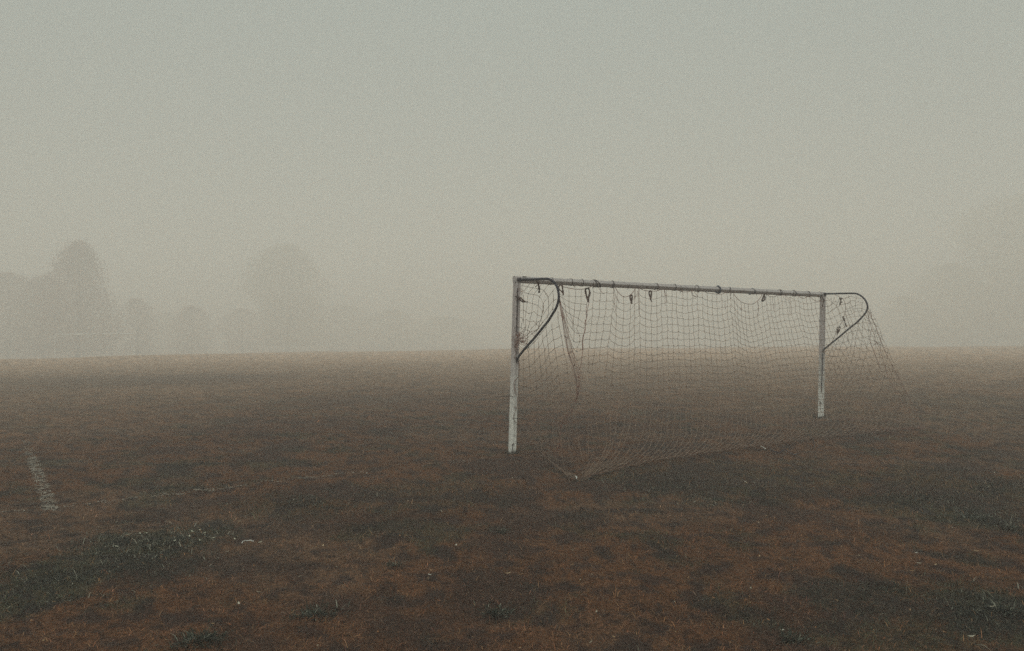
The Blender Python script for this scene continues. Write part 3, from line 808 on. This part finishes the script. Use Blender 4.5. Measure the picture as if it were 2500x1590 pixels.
def lines(name, polys, surf, r=TW, mat='net', parent=None, smooth=3, knots=False, label=None):
    mb = MB()
    for poly in polys:
        P = [surf(x, y) for x, y in poly]
        P = [p for p in P if p is not None]
        if len(P) < 2: continue
        if knots:
            for p in P[1:-1]: mb.knot(p, 0.0076)
        mb.tube(catmull(P, smooth), r, 5 if r > .004 else 4)
    o = mb.build(name, M[mat], parent or net)
    if label: o['label'] = label
    return o
T = lambda c, *pts: [c(*p) for p in pts]
# left end of the back panel, running into the gathered corner
lines('panel_edge', [
    T(cA, (800, 370), (830, 395), (905, 397), (980, 403), (1045, 403), (1100, 390)), T(cA, (800, 400), (835, 420), (905, 462), (975, 480), (1045, 490), (1110, 497)),
    T(cA, (800, 450), (845, 490), (905, 530), (970, 560), (1035, 570), (1110, 570), (1188, 540)), T(cA, (803, 490), (870, 575), (960, 635), (1010, 655), (1090, 720), (1130, 690), (1175, 630)),
    T(cA, (815, 510), (880, 620), (955, 720), (1010, 740), (1075, 770), (1110, 730), (1162, 717)), T(cA, (830, 560), (880, 680), (940, 780), (1000, 830), (1090, 830), (1150, 812)),
    T(cA, (850, 660), (890, 770), (960, 925), (1025, 930), (1080, 910), (1140, 903)), T(cA, (870, 760), (920, 920), (960, 1010), (995, 1045), (1040, 1025), (1070, 1020), (1130, 1003)),
    T(cA, (890, 850), (935, 1010), (975, 1110), (1010, 1150), (1060, 1110), (1115, 1098)), T(cA, (1060, 1190), (1120, 1195), (1180, 1192), (1240, 1170)),
    T(cA, (905, 300), (905, 397), (905, 462), (905, 530), (915, 600), (950, 700), (940, 780)), T(cA, (985, 318), (980, 403), (975, 480), (970, 560), (962, 635), (955, 720), (965, 800), (960, 925)),
    T(cA, (1050, 318), (1045, 403), (1045, 490), (1035, 570), (1015, 655), (1010, 740), (995, 780), (1028, 860), (1030, 930), (1000, 1000), (995, 1045)),
    T(cA, (830, 420), (860, 520), (880, 680), (905, 820)), ], on_back, knots=True)
# gathered corner where side and back panels meet
bund = [(1366, 730), (1369, 748), (1375.6, 776), (1384, 824), (1392, 859), (1403, 891), (1412, 922), (1412, 945), (1411, 961)]
rope_fall = [(1411, 961), (1405, 979), (1396, 1002), (1384, 1015), (1377, 1025), (1370, 1044), (1368, 1060), (1367, 1086), (1359, 1103), (1352, 1114)]
pol = []
for k in range(10):
    a_ = random.gauss(0, 0.9)
    pol.append([(x + a_ * (0.4 + 0.85 * n_ if n_ < 7 else 2.4) + random.gauss(0, 0.5), y + random.gauss(0, 1)) for n_, (x, y) in enumerate(bund)])
side0 = lambda x, y: on_left_rev(x, y, 0.02)
gather = lines('gathered_corner', pol, side0, 0.0018, 'rope', smooth=4, label='red brown strands bunched together under the near tube')
frays = [[(x + random.gauss(0, 1.2), y + random.gauss(0, 1)) for x, y in rope_fall] for _ in range(3)]
for x, y in bund[2:] + rope_fall:
    for _ in range(3): frays.append([(x, y), (x + random.gauss(0, 3), y + random.gauss(0, 3)), (x + random.gauss(0, 5), y + random.gauss(2, 5))])
lines('corner_rope', frays, side0, 0.0026, 'rope', label='frayed rope falling from the gathered corner to the grass')
lines('corner_rope', [T(cA, (1140, 470), (1128, 520), (1115, 590), (1110, 640), (1098, 720), (1088, 800), (1078, 850), (1066, 940), (1070, 1010), (1055, 1100), (1050, 1190), (1025, 1255)),
                      T(cA, (1118, 470), (1105, 560), (1118, 630), (1092, 700), (1096, 790), (1070, 860), (1060, 950), (1064, 1040), (1050, 1140))], on_back, 0.0042, 'rope', label='frayed rope hanging under a strap loop')
# near side panel
cx0 = [(1268, 0.0), (1276, .02), (1290, .05), (1302.5, .07), (1314.7, .09), (1326.5, .11), (1337.3, .13), (1352, .15), (1373, .17)]
ry = [(1268, 879), (1276, 880), (1290, 869.5), (1302.5, 860.5), (1314.7, 848), (1326.5, 833), (1337.3, 818), (1352, 804), (1373, 797)]
def tube_y(x): return 878 - (x - 1263) * 1.08 if x < 1352 else 782 - (x - 1352) * 2.5
def grd_y(x): return lerp_tab([(1262, 1070), (1317, 1100), (1352, 1136), (1394, 1169), (1420, 1172)], x)
SN = {}
for j, (x0, dr) in enumerate(cx0):
    for k in range(-4, 17):
        y = ry[j][1] + 23.5 * k * (1 - 0.008 * max(0, k)) + random.gauss(0, 1)
        x = x0 + dr * (y - 837) * (1 if y < 1000 else 1.0) + random.gauss(0, 0.8)
        if y < tube_y(x) + 2 or y > grd_y(x): continue
        P = on_left(x, y)
        if P is None or P.z < 0.01: continue
        SN[j, k] = P
mb = MB()
for (j, k), P in SN.items():
    if (j, k + 1) in SN: strand(mb, P, SN[j, k + 1], 0.0)
    if (j + 1, k) in SN: strand(mb, P, SN[j + 1, k], random.uniform(-0.05, 0.12), wob=0.08)
    if (j, k - 1) not in SN: strand(mb, P, on_left(P_x[0], P_x[1]) if False else P + Z * 0.08, 0.0)
    mb.knot(P, 0.0076)
mb.build('side_panel', M['net'], net)
# net inside the near tube
lines('side_panel', [
    T(c1, (440, 480), (610, 515), (775, 550), (940, 575), (1120, 635), (1255, 840), (1270, 1130)), T(c1, (470, 675), (640, 730), (810, 755), (985, 830), (1100, 1045), (1110, 1300)),
    T(c1, (600, 1000), (765, 1040), (940, 1115), (1070, 1300), (1030, 1480)), T(c1, (385, 1260), (485, 1240), (565, 1300), (655, 1345), (745, 1325), (820, 1295), (920, 1395), (1050, 1440)),
    T(c2, (365, 70), (430, 75), (465, 130), (510, 300)), T(c2, (540, 180), (565, 130), (685, 200), (800, 185), (880, 270), (950, 340), (940, 430), (850, 505)),
    T(c2, (290, 375), (380, 375), (425, 400), (540, 455), (615, 470), (690, 515), (745, 580), (605, 700), (500, 880)),
    T(c1, (590, 250), (545, 330), (440, 470), (395, 500)), T(c1, (725, 300), (700, 380), (610, 515), (500, 635)),
    T(c1, (905, 320), (775, 550), (640, 730), (595, 1000), (565, 1300), (540, 1480)), T(c1, (1050, 430), (940, 590), (810, 755), (765, 1040), (745, 1325), (700, 1500)),
    T(c1, (1320, 380), (1120, 635), (985, 830), (940, 1115), (920, 1395), (885, 1600), (870, 1780)), T(c1, (1470, 560), (1395, 650), (1255, 840), (1100, 1045), (1090, 1280), (1030, 1480)),
    T(c1, (1520, 900), (1430, 940), (1270, 1130), (1130, 1335), (1050, 1470), (1010, 1560)), T(c1, (1450, 1230), (1385, 1230), (1245, 1420), (1080, 1620), (950, 1790)),
    T(c1, (440, 480), (440, 660), (480, 800), (485, 1000), (485, 1240), (480, 1531), (500, 1660)), T(c1, (400, 640), (430, 760), (440, 900)),
    T(c1, (1395, 650), (1420, 900), (1400, 1180), (1385, 1230)), T(c1, (1255, 840), (1270, 1130), (1245, 1420), (1220, 1500)), T(c1, (1120, 635), (1180, 740), (1255, 840)),
    T(c2, (465, 130), (430, 270), (420, 400), (390, 540)), T(c2, (545, 180), (560, 330), (530, 460), (480, 600), (470, 700)), T(c2, (690, 60), (685, 200), (640, 370), (610, 470), (605, 700), (600, 860)),
    T(c2, (1020, 160), (940, 200), (880, 270), (740, 400), (640, 570), (605, 700)), T(c2, (1010, 150), (980, 260), (940, 420), (740, 500), (650, 560)), T(c2, (980, 400), (830, 500), (745, 580)),
    T(c1, (1100, 1045), (1090, 1250), (1050, 1440), (1030, 1620)), T(c2, (1100, 210), (1000, 330), (950, 410), (850, 560)), T(c2, (1220, 310), (1180, 380), (1085, 505), (1000, 600), (935, 705), (850, 800), (780, 870), (690, 960), (600, 1010))],
    side0, knots=True, label='slack netting inside the near tube')
# tangles on the near post
tang = []
for _ in range(34):
    p = c2(random.uniform(230, 420), random.uniform(550, 920)); q = [p]
    for k in range(5): q.append((q[-1][0] + random.gauss(0.6, 4.2), q[-1][1] + random.gauss(0, 4.2)))
    tang.append(q)
for _ in range(9):
    p = c2(random.uniform(400, 620), random.uniform(640, 950)); q = [p]
    for k in range(4): q.append((q[-1][0] + random.gauss(1.5, 5), q[-1][1] + random.gauss(0, 5)))
    tang.append(q)
tang += [T(c2, (340, 590), (385, 620), (360, 680), (400, 760), (450, 830), (540, 880), (620, 890), (690, 800)), T(c2, (250, 560), (320, 540), (380, 590), (370, 650)), T(c2, (790, 520), (840, 570), (850, 610), (800, 625), (765, 590), (790, 530)),
         T(c2, (470, 680), (520, 740), (600, 740), (700, 800)), T(c2, (400, 900), (500, 940), (545, 955)), T(c2, (400, 680), (440, 720), (500, 720)), T(c2, (640, 1010), (685, 1040), (660, 1090)), T(c2, (320, 900), (440, 1020), (520, 1000)),
         T(c1, (300, 570), (400, 590), (480, 630), (535, 655)), T(c1, (310, 590), (400, 640), (470, 680))]
lines('tangle', tang, side0, 0.0026, 'rope', smooth=4, label='tangled twine knotted round the near post')
lines('loose_twine', [T(cA, (318, 1165), (325, 1215), (316, 1290), (318, 1350)) + T(cC, (310, 100), (268, 150), (262, 190), (285, 270), (298, 340), (300, 430), (270, 520), (255, 580), (275, 620), (297, 636)),
                      T(c2, (230, 900), (235, 1080), (250, 1180), (200, 1270), (215, 1340), (270, 1380)), T(c2, (320, 1050), (300, 1130), (330, 1250), (290, 1300)), T(cC, (262, 190), (266, 240), (262, 300)), T(cC, (258, 455), (282, 450), (290, 480)),
                      T(c2, (330, 1400), (340, 1531), (345, 1640))],
      lambda x, y: on_face(x, y, e=0.055), 0.003, 'rope', label='loose twine running down the back of the near post')
# ropes: top rope sagging from tie to tie
lines('top_rope', [T(cA, (800, 270), (840, 290), (885, 300), (990, 318), (1090, 315), (1120, 305), (1160, 288), (1185, 275)),
                   T(c3, (975, 390), (1010, 460), (1085, 560), (1168, 620), (1240, 620), (1310, 590), (1350, 565), (1400, 500), (1440, 440), (1440, 415)),
                   T(c3, (1455, 345), (1530, 410), (1640, 465), (1760, 485), (1930, 487), (2045, 450), (2090, 425)),
                   T(c4, (290, 350), (430, 405), (550, 410), (660, 385), (700, 372)), T(c4, (870, 350), (1000, 425), (1120, 450), (1240, 462), (1360, 462), (1455, 425), (1500, 400)),
                   T(c4, (1615, 420), (1700, 540), (1810, 640), (1920, 685), (2030, 697)) + T(c5, (220, 480), (300, 412), (355, 345), (390, 260)),
                   T(c5, (500, 275), (560, 325), (630, 335), (700, 325), (760, 275)), T(c5, (1190, 280), (1280, 345), (1360, 370), (1430, 335)), T(c5, (1480, 300), (1600, 410), (1690, 435), (1760, 420))],
      on_back, 0.0048, 'rope', smooth=4, label='thicker red brown rope looped along the crossbar')
lines('loose_twine', [T(c3, (970, 540), (1010, 650), (1050, 700), (1055, 790)), T(c3, (960, 640), (965, 760), (970, 880), (992, 960)), T(c3, (1440, 420), (1445, 560), (1430, 700)), T(c3, (1520, 420), (1515, 640), (1528, 870), (1537, 1030)),
                      T(c3, (2105, 390), (2135, 560), (2140, 835)), T(c3, (2110, 390), (2150, 560), (2185, 725)), T(c3, (560, 370), (640, 480), (690, 550), (740, 545)), T(c3, (1090, 330), (1130, 350), (1190, 415)),
                      T(c5, (915, 285), (890, 350), (960, 400), (1020, 445), (1040, 580), (1040, 775)), T(c5, (935, 285), (975, 350), (1020, 410), (1020, 360), (1060, 350), (1120, 400)),
                      T(c5, (290, 440), (305, 600), (285, 740), (240, 790)), T(c5, (630, 345), (625, 450), (655, 505), (655, 640)), T(c4, (660, 390), (670, 470), (730, 525), (790, 505), (740, 440), (700, 385)), T(c4, (1440, 620), (1435, 720), (1450, 820)),
                      T(c4, (1810, 660), (1810, 790), (1780, 830), (1830, 830), (1820, 790)), T(c3, (300, 960), (290, 1030), (320, 1060)), T(c3, (1430, 620), (1490, 560), (1500, 480)), T(cA, (2335, 335), (2345, 380), (2390, 405))],
      on_back, 0.0030, 'rope', label='loose ends of twine hanging from the top rope')
# bottom rope and edges
br = [(x, y + random.gauss(0, 0.8)) for x, y in ROPE]
lines('bottom_rope', [br, [(x + 2, y - 2.2 + random.gauss(0, 1)) for x, y in ROPE], [(x - 3, y + random.gauss(0, 1.6)) for x, y in ROPE[1:7]]], lambda x, y: ground_pt(x, y, 0.03), 0.0036, 'ground_rope', smooth=5, label='red brown rope of the net lying along the grass')
side_b = T(cC, (300, 640), (390, 770), (480, 880), (560, 960), (640, 1040), (760, 1140), (850, 1215), (935, 1285))
lines('bottom_rope', [side_b, [(x + 1.5, y + 1.8) for x, y in side_b[3:]]], lambda x, y: on_left(x, y) if y < 1060 else ground_pt(x, y, 0.03), 0.004, 'ground_rope', smooth=4, label='frayed rope from the near post to the rear corner')
frs = []
for _ in range(90):
    t = random.random(); k = min(len(ROPE) - 2, int(t * (len(ROPE) - 1))); u = random.random()
    x = ROPE[k][0] + (ROPE[k + 1][0] - ROPE[k][0]) * u; y = ROPE[k][1] + (ROPE[k + 1][1] - ROPE[k][1]) * u
    frs.append([(x, y), (x + random.gauss(4, 7), y + random.gauss(-1, 2.5)), (x + random.gauss(8, 12), y + random.gauss(-2, 4))])
for _ in range(45):
    k = random.randrange(len(side_b)); x, y = side_b[k]; x += random.uniform(-6, 10); y += random.uniform(-4, 10)
    frs.append([(x, y), (x + random.gauss(3, 4), y + random.gauss(1, 4)), (x + random.gauss(8, 8), y + random.gauss(3, 6))])
lines('frayed_twine', frs, lambda x, y: ground_pt(x, y, random.uniform(0.015, 0.045)), 0.0022, 'net', label='loose twine ends on the grass along the bottom rope')
# heaped net at the near rear corner
hp = []
for _ in range(26):
    a_ = random.random(); x = 1405 + 110 * a_ + random.gauss(0, 8); y = lerp_tab(ROPE, x) - random.uniform(0, 22)
    hp.append([(x, y), (x + 25, y - 10 + random.gauss(0, 2)), (x + 55, y - 18 + random.gauss(0, 3))])
for _ in range(18):
    x = random.uniform(1330, 1400); y = grd_y(x) - random.uniform(-2, 14)
    hp.append([(x, y), (x + 14, y + 8 + random.gauss(0, 2)), (x + 30, y + 16 + random.gauss(0, 3))])
lines('heaped_twine', hp, lambda x, y: ground_pt(x, y, random.uniform(0.015, 0.05)), 0.0024, 'net', label='netting heaped on the grass at the near rear corner')
# far side panel: hangs from a cord that has come off the tube
cord = T(c6, (440, 228), (500, 250), (540, 280), (590, 300), (640, 400), (640, 540), (620, 620), (600, 700), (540, 800), (460, 960), (400, 1090), (330, 1200), (250, 1330))
lines('side_rope', [cord], on_right, 0.0042, 'rope', smooth=4, label='cord of the far side panel sagging inside the tube')
edge1 = T(c6, (1068, 470), (1095, 520), (1125, 600), (1120, 640), (1165, 720), (1230, 880), (1250, 960), (1295, 1075), (1390, 1310), (1445, 1420)) + [(2185, 905), (2205, 945), (2225, 985), (2240, 1020), (2256, 1049)]
edge2 = T(c6, (1060, 520), (1070, 600), (1095, 720), (1135, 860), (1195, 1020), (1230, 1130), (1290, 1250), (1335, 1400)) + [(2170, 920), (2200, 980), (2232, 1030)]
edge3 = T(c6, (1135, 860), (1110, 970), (1105, 1110), (1150, 1230), (1200, 1350)) + [(2150, 900)]
lines('side_rope', [edge1, edge2, edge3, T(c6, (1080, 570), (1130, 600), (1125, 650)), T(c6, (1025, 600), (1040, 660), (1085, 670)), T(c6, (1160, 1180), (1200, 1150), (1230, 1110), (1245, 1140)), T(c6, (1200, 1090), (1230, 1130), (1300, 1120))],
      lambda x, y: on_back(x, y), 0.0038, 'rope', smooth=4, label='red brown rope edge from the far tube down to the grass')
SR = {}
NU, NV = 17, 19
poste = [(2018, 868), (2020, 900), (2022, 950), (2026, 990), (2030, 1024)]
for u in range(NU):
    for v in range(NV):
        a_, b_ = u / (NU - 1), v / (NV - 1)
        xt = 2016 + (2125 - 2016) * a_; yt = 862 - (862 - 762) * (a_ ** 0.9)       # under the tube
        xb = 2030 + (2252 - 2030) * a_; yb = 1027 + 20 * a_
        x = xt + (xb - xt) * b_ + random.gauss(0, 1.6) + 5 * math.sin(b_ * 7 + a_ * 5) * (1 - b_) * math.sin(a_ * 3.1)
        y = yt + (yb - yt) * b_ + random.gauss(0, 1.6) + 13 * math.sin(a_ * math.pi) * math.sin(b_ * 2.5) * (1 - b_) + 4 * math.sin(a_ * 17 + b_ * 3)
        SR[u, v] = on_right(x, y)
mb = MB()
for (u, v), P in SR.items():
    if (u + 1, v + 1) in SR and (u + v) % 2 == 0: strand(mb, P, SR[u + 1, v + 1], 0.03, wob=0.1)
    if (u - 1, v + 1) in SR and (u + v) % 2 == 0: strand(mb, P, SR[u - 1, v + 1], 0.03, wob=0.1)
    if (u + v) % 2 == 0: mb.knot(P, 0.0076)
mb.build('side_panel', M['net'], net)
lines('side_panel', [T(c6, (270, 240), (330, 315), (400, 380), (475, 438), (525, 520), (555, 630)), T(c6, (440, 280), (400, 380), (330, 450), (300, 440)), T(c6, (530, 290), (475, 438), (405, 508), (320, 565)),
                     T(c6, (600, 300), (700, 270), (760, 262), (845, 290), (950, 290)), T(c6, (640, 405), (700, 380), (740, 345), (835, 330)), T(c6, (690, 250), (740, 345), (725, 470), (770, 580)), T(c6, (835, 230), (845, 295), (830, 420), (820, 540)),
                     T(c6, (955, 320), (955, 415), (945, 530), (900, 565)), T(c6, (650, 500), (725, 480), (830, 430), (955, 415)), T(c6, (640, 635), (710, 600), (770, 585), (820, 545), (945, 530)),
                     T(c6, (640, 560), (700, 750), (760, 900), (800, 960)), T(c6, (600, 700), (640, 880), (690, 1030), (720, 1130))], on_right, knots=True, label='slack netting inside the far tube')
lines('bottom_rope', [T(c8, (1400, 470), (1500, 458), (1600, 455), (1700, 465), (1800, 478), (1900, 482), (2000, 490), (2150, 520), (2250, 558)), T(c8, (1840, 572), (1950, 555), (2050, 545), (2150, 540), (2220, 548))],
      lambda x, y: ground_pt(x, y, 0.03), 0.0036, 'ground_rope', smooth=4, label='rope along the grass under the far side panel')
frs = []
for _ in range(60):
    x = random.uniform(2130, 2255); y = 1051 - (x - 2130) * 0.05 + random.gauss(0, 3)
    frs.append([(x, y), (x + random.gauss(0, 6), y + random.gauss(0, 2)), (x + random.gauss(0, 10), y + random.gauss(0, 3))])
for _ in range(30):
    x = random.uniform(2030, 2200); y = 1026 + random.gauss(0, 2.5)
    frs.append([(x, y), (x + random.gauss(3, 6), y + random.gauss(0, 2)), (x + random.gauss(6, 10), y + random.gauss(0, 3))])
lines('frayed_twine', frs, lambda x, y: ground_pt(x, y, random.uniform(0.015, 0.04)), 0.0026, 'rope', label='loose red brown twine heaped on the grass at the far rear corner')
# straps
def strap(polys, surf, w, label=None, side=None):
    mb = MB()
    for poly in polys:
        P = catmull([surf(x, y) for x, y in poly], 3); mb.ribbon(P, w * 1.6, 0.005, side or (ADIR + Z * 0.3))
    o = mb.build('strap', M['strap'], net)
    if label: o['label'] = label
fb = lambda x, y: on_back(x, y) if True else None
strap([T(c3, (330, 410), (285, 440), (285, 520), (305, 600), (330, 680), (345, 745)), T(c3, (330, 410), (370, 460), (380, 550), (350, 640), (345, 745))], fb, 0.020, 'long brown strap loop below the left part of the crossbar')
strap([T(c3, (1345, 572), (1320, 610), (1335, 680), (1350, 740), (1360, 785)), T(c3, (1345, 572), (1372, 610), (1365, 680), (1350, 740), (1365, 785))], fb, 0.018, 'brown strap loop hanging from the lowest dip of rope')
strap([T(c3, (1800, 475), (1765, 520), (1780, 590), (1800, 660), (1810, 700), (1830, 742)), T(c3, (1800, 475), (1825, 520), (1815, 600), (1802, 680))], fb, 0.016, 'narrow pointed strap loop')
strap([T(c1, (950, 370), (955, 450), (975, 560), (978, 640), (968, 705))], side0, 0.018, 'brown strap end hanging near the near tube')
strap([T(c1, (1680, 450), (1700, 560), (1715, 650), (1725, 770)), T(c1, (1620, 450), (1580, 520), (1590, 590), (1660, 650), (1725, 720))], fb, 0.015, 'brown strap loop just past the near tube')
strap([T(c1, (235, 815), (300, 825), (380, 860), (440, 900), (500, 960), (605, 985)), T(c1, (330, 880), (400, 950), (480, 985), (605, 985))], lambda x, y: on_left_rev(x, y, 0.05), 0.018, 'brown strap wrapped on the near post')
strap([T(c5, (470, 235), (430, 300), (400, 390), (380, 430)), T(c5, (440, 300), (455, 370), (440, 420), (380, 430))], fb, 0.020, 'dark strap loop right of the deepest rope dip')
strap([T(c6, (535, 285), (550, 330), (545, 390), (528, 440)), T(c6, (575, 290), (555, 340), (575, 370), (540, 385))], on_right, 0.020, 'frayed strap inside the top of the far tube')
strap([T(c6, (600, 635), (590, 655), (615, 690), (635, 750), (665, 830)), T(c6, (600, 635), (615, 650), (620, 690), (640, 760))], on_right, 0.018, 'thin strap on the sagging cord inside the far tube')
strap([T(c6, (520, 830), (485, 850), (495, 890), (490, 980)), T(c6, (520, 830), (550, 850), (520, 900), (490, 985))], on_right, 0.026, 'wide strap loop low on the sagging cord')
strap([T(c6, (175, 245), (215, 290), (245, 330), (225, 400), (210, 455))], lambda x, y: on_face(x, y, e=0.055), 0.014, 'strap on the top of the far post')

# ------------------------------------------------------------------ the other goal, far across the pitch
fl = ground_pt(134, 870); fl.z = -fall(fl.x, fl.y); far = empty('soccer_goal', fl)
tag(far, 'plain white soccer goal almost lost in the fog in front of the trees at left', 'goal')
fr = fl + ADIR * 7.44
for q in (fl, fr):
    mb = MB(); mb.prism(PRN, q - Z * 0.1, q + Z * 2.44, ADIR * 1.5, BDIR * 1.5); mb.build('post', M['fargoal'], far)
mb = MB(); mb.prism(PB[::-1], fl + Z * 2.49 - ADIR * 0.06, fr + Z * 2.49 + ADIR * 0.06, Z * 1.3, BDIR * 1.3); mb.build('crossbar', M['fargoal'], far)

# ------------------------------------------------------------------ trees in the fog
def tree(xpx, ytop, wpx, dist, label, shape='round', col=(0.055, 0.042, 0.030), seed=1, base=0.12, dens=1.0, ybase=None):
    rs = np.random.default_rng(seed); pr = random.Random(seed)
    hz = 823.5 - (xpx - 1250) * 0.00746
    dist *= 1.6 if xpx < 2000 else 1.3
    Xw = (xpx - 1250) / F_PX * dist; dz = fall(Xw, dist); H = (hz - ytop) / F_PX * dist + CAM_H + dz; W = wpx / F_PX * dist
    root = empty('tree', (Xw, dist, -dz)); tag(root, label, 'tree', 'trees standing in the fog')
    z0 = H * base
    def prof(t):
        tab = {'cone': [(0, .85), (.3, 1), (.5, 1), (.6, .86), (.7, .73), (.86, .44), (.95, .24), (1, .04)],
               'tall': [(0, .6), (.3, .8), (.55, .95), (.7, 1), (.85, .82), (.95, .5), (1, .15)],
               'round': [(0, .8), (.25, 1), (.5, 1), (.7, .88), (.85, .66), (.95, .4), (1, .12)]}[shape]
        for (q0, v0), (q1, v1) in zip(tab, tab[1:]):
            if t <= q1: return v0 + (v1 - v0) * (t - q0) / (q1 - q0)
        return tab[-1][1]
    n = int(15000 * dens); V = np.empty((n, 4, 3)); C = np.empty((n, 4, 3))
    s0 = 0.013 * (W + H) / 2
    for k in range(n):
        t = rs.random(); a = rs.uniform(0, 2 * math.pi)
        lump = 1 + 0.34 * noise.noise(Vector((math.cos(a) * 1.6, math.sin(a) * 1.6, t * 5 + seed))) + 0.16 * noise.noise(Vector((math.cos(a) * 4, math.sin(a) * 4, t * 12 + seed * 3)))
        sd_ = 1 if math.cos(a) > 0 else -1
        rr = W / 2 * prof(t) * lump * (1 + 0.30 * noise.noise(Vector((t * 4.2, sd_ * 7.3 + seed, 0))))
        shx = W * 0.10 * noise.noise(Vector((t * 2.5, seed * 2.7, 5)))
        q = rr * (rs.random() ** 0.55) * 0.96 + abs(rs.normal()) * 0.055 * W * (rs.random() < 0.6)
        zt = z0 + (H * 0.97 - z0) * t + rs.normal() * 0.012 * H
        c = np.array((q * math.cos(a) + shx, q * math.sin(a), max(0.3, zt)))
        tone = 1 + 0.6 * noise.noise(Vector(tuple(c * 9 / H)) + Vector((seed, 0, 0)))
        sz = s0 * rs.uniform(0.35, 1.1); u = rs.normal(size=3); u /= np.linalg.norm(u); w = np.cross(u, rs.normal(size=3)); w /= np.linalg.norm(w)
        for m_, (aa, bb) in enumerate(((1, 0), (0.2, .6), (-1, 0), (0.1, -.5))): V[k, m_] = c + u * aa * sz + w * bb * sz
        C[k, :] = np.array(col) * max(0.4, tone) * rs.uniform(0.8, 1.25)
    np_mesh('crown', V.reshape(-1, 3), np.arange(4 * n).reshape(-1, 4), M['leaf'], C.reshape(-1, 3), root)
    lobes = [(W * 0.4 * prof(t) * math.cos(t * 40), W * 0.4 * prof(t) * math.sin(t * 40), z0 + (H - z0) * t, 1) for t in (0.2, 0.3, 0.4, 0.5, 0.6, 0.7, 0.8)]
    mb = MB(); tr = 0.022 * H
    P0 = Vector((Xw, dist, -dz))
    mb.tube([P0 - Z * 0.2, P0 + Z * H * 0.15, P0 + Vector((0.02 * H, 0, H * 0.45)), P0 + Vector((0.0, 0, H * 0.85))], tr, 8, tr * 0.25)
    for k in range(7):
        lx, ly, lz, lr = lobes[pr.randrange(len(lobes))]
        z1 = max(H * 0.12, lz * 0.55); mb.tube([P0 + Z * z1, P0 + Vector((lx * .5, ly * .5, (z1 + lz) / 2)), P0 + Vector((lx, ly, lz))], tr * 0.4, 5, tr * 0.1)
    mb.build('trunk', M['bark'], root)
BR_C = (0.20, 0.085, 0.060); OL = (0.20, 0.165, 0.075); YL = (0.30, 0.25, 0.12)  # autumn leaf colours; OL and YL lightened in place of deeper fog
tree(190, 583, 178, 98, 'tallest tree of the left group, tapering to a rounded top above the far goal', 'cone', BR_C, 3, 0.05, 1.4)
tree(20, 662, 230, 104, 'broad brown tree cut by the left edge of the view', 'round', BR_C, 4, 0.04, 1.2)
tree(105, 668, 150, 108, 'rounded tree squeezed between the left edge tree and the tallest tree', 'round', BR_C, 14, 0.04, 0.8)
tree(336, 726, 96, 112, 'small rounded tree just right of the tallest tree', 'round', BR_C, 5, 0.06, 0.7)
tree(468, 744, 100, 124, 'small faint tree second to the right of the tallest tree', 'round', BR_C, 6, 0.06, 0.7)
tree(590, 752, 110, 136, 'small very faint tree at the left foot of the big pale tree', 'round', BR_C, 7, 0.06, 0.7)
tree(702, 592, 200, 146, 'big pale spreading tree standing alone left of centre', 'tall', OL, 8, 0.06, 1.6)
tree(840, 742, 150, 165, 'faint low tree at the right foot of the big pale tree', 'round', OL, 9, 0.04, 0.7)
tree(950, 756, 150, 160, 'faint low rounded tree halfway between the big pale tree and the goal', 'round', OL, 10, 0.04, 0.7)
tree(1090, 772, 190, 175, 'faintest low tree left of the near goal post', 'round', OL, 11, 0.04, 0.7)
tree(420, 760, 170, 170, 'faint low tree behind the two small rounded trees', 'round', OL, 12, 0.04, 0.7)
tree(2520, 470, 330, 168, 'huge ghostly tree at the right edge of the view', 'tall', YL, 21, 0.04, 1.8)
tree(2330, 640, 190, 170, 'ghostly mid height tree left of the huge tree at right', 'round', YL, 22, 0.04, 1.2)
tree(2210, 720, 130, 178, 'ghostly low tree at the left end of the trees at right', 'round', YL, 23, 0.04, 0.8)
tree(1480, 775, 260, 190, 'barely visible low tree behind the left half of the net', 'round', OL, 24, 0.04, 0.6)
tree(1800, 770, 260, 190, 'barely visible low tree behind the right half of the net', 'round', OL, 25, 0.04, 0.6)

# ------------------------------------------------------------------ haze
mb = MB()
x0, x1, y0, y1, z0, z1 = -460, 460, -460, 460, -5.2, 47
for z in (z0, z1):
    for x, y in ((x0, y0), (x1, y0), (x1, y1), (x0, y1)): mb.v.append(Vector((x, y, z)))
mb.f += [(3, 2, 1, 0), (4, 5, 6, 7), (0, 1, 5, 4), (1, 2, 6, 5), (2, 3, 7, 6), (3, 0, 4, 7)]
hm = bpy.data.materials.new('fog'); hm.use_nodes = True; hn = hm.node_tree.nodes; hl = hm.node_tree.links
hn.remove(hn['Principled BSDF'])
pv = hn.new('ShaderNodeVolumePrincipled')
pv.inputs['Color'].default_value = (0.980, 0.970, 0.930, 1); pv.inputs['Density'].default_value = 0.0108
pv.inputs['Anisotropy'].default_value = -0.05
hl.new(pv.outputs[0], hn['Material Output'].inputs['Volume'])
hz_o = mb.build('haze', hm); tag(hz_o, 'thick pale morning fog over the whole pitch', 'fog', kind='stuff')
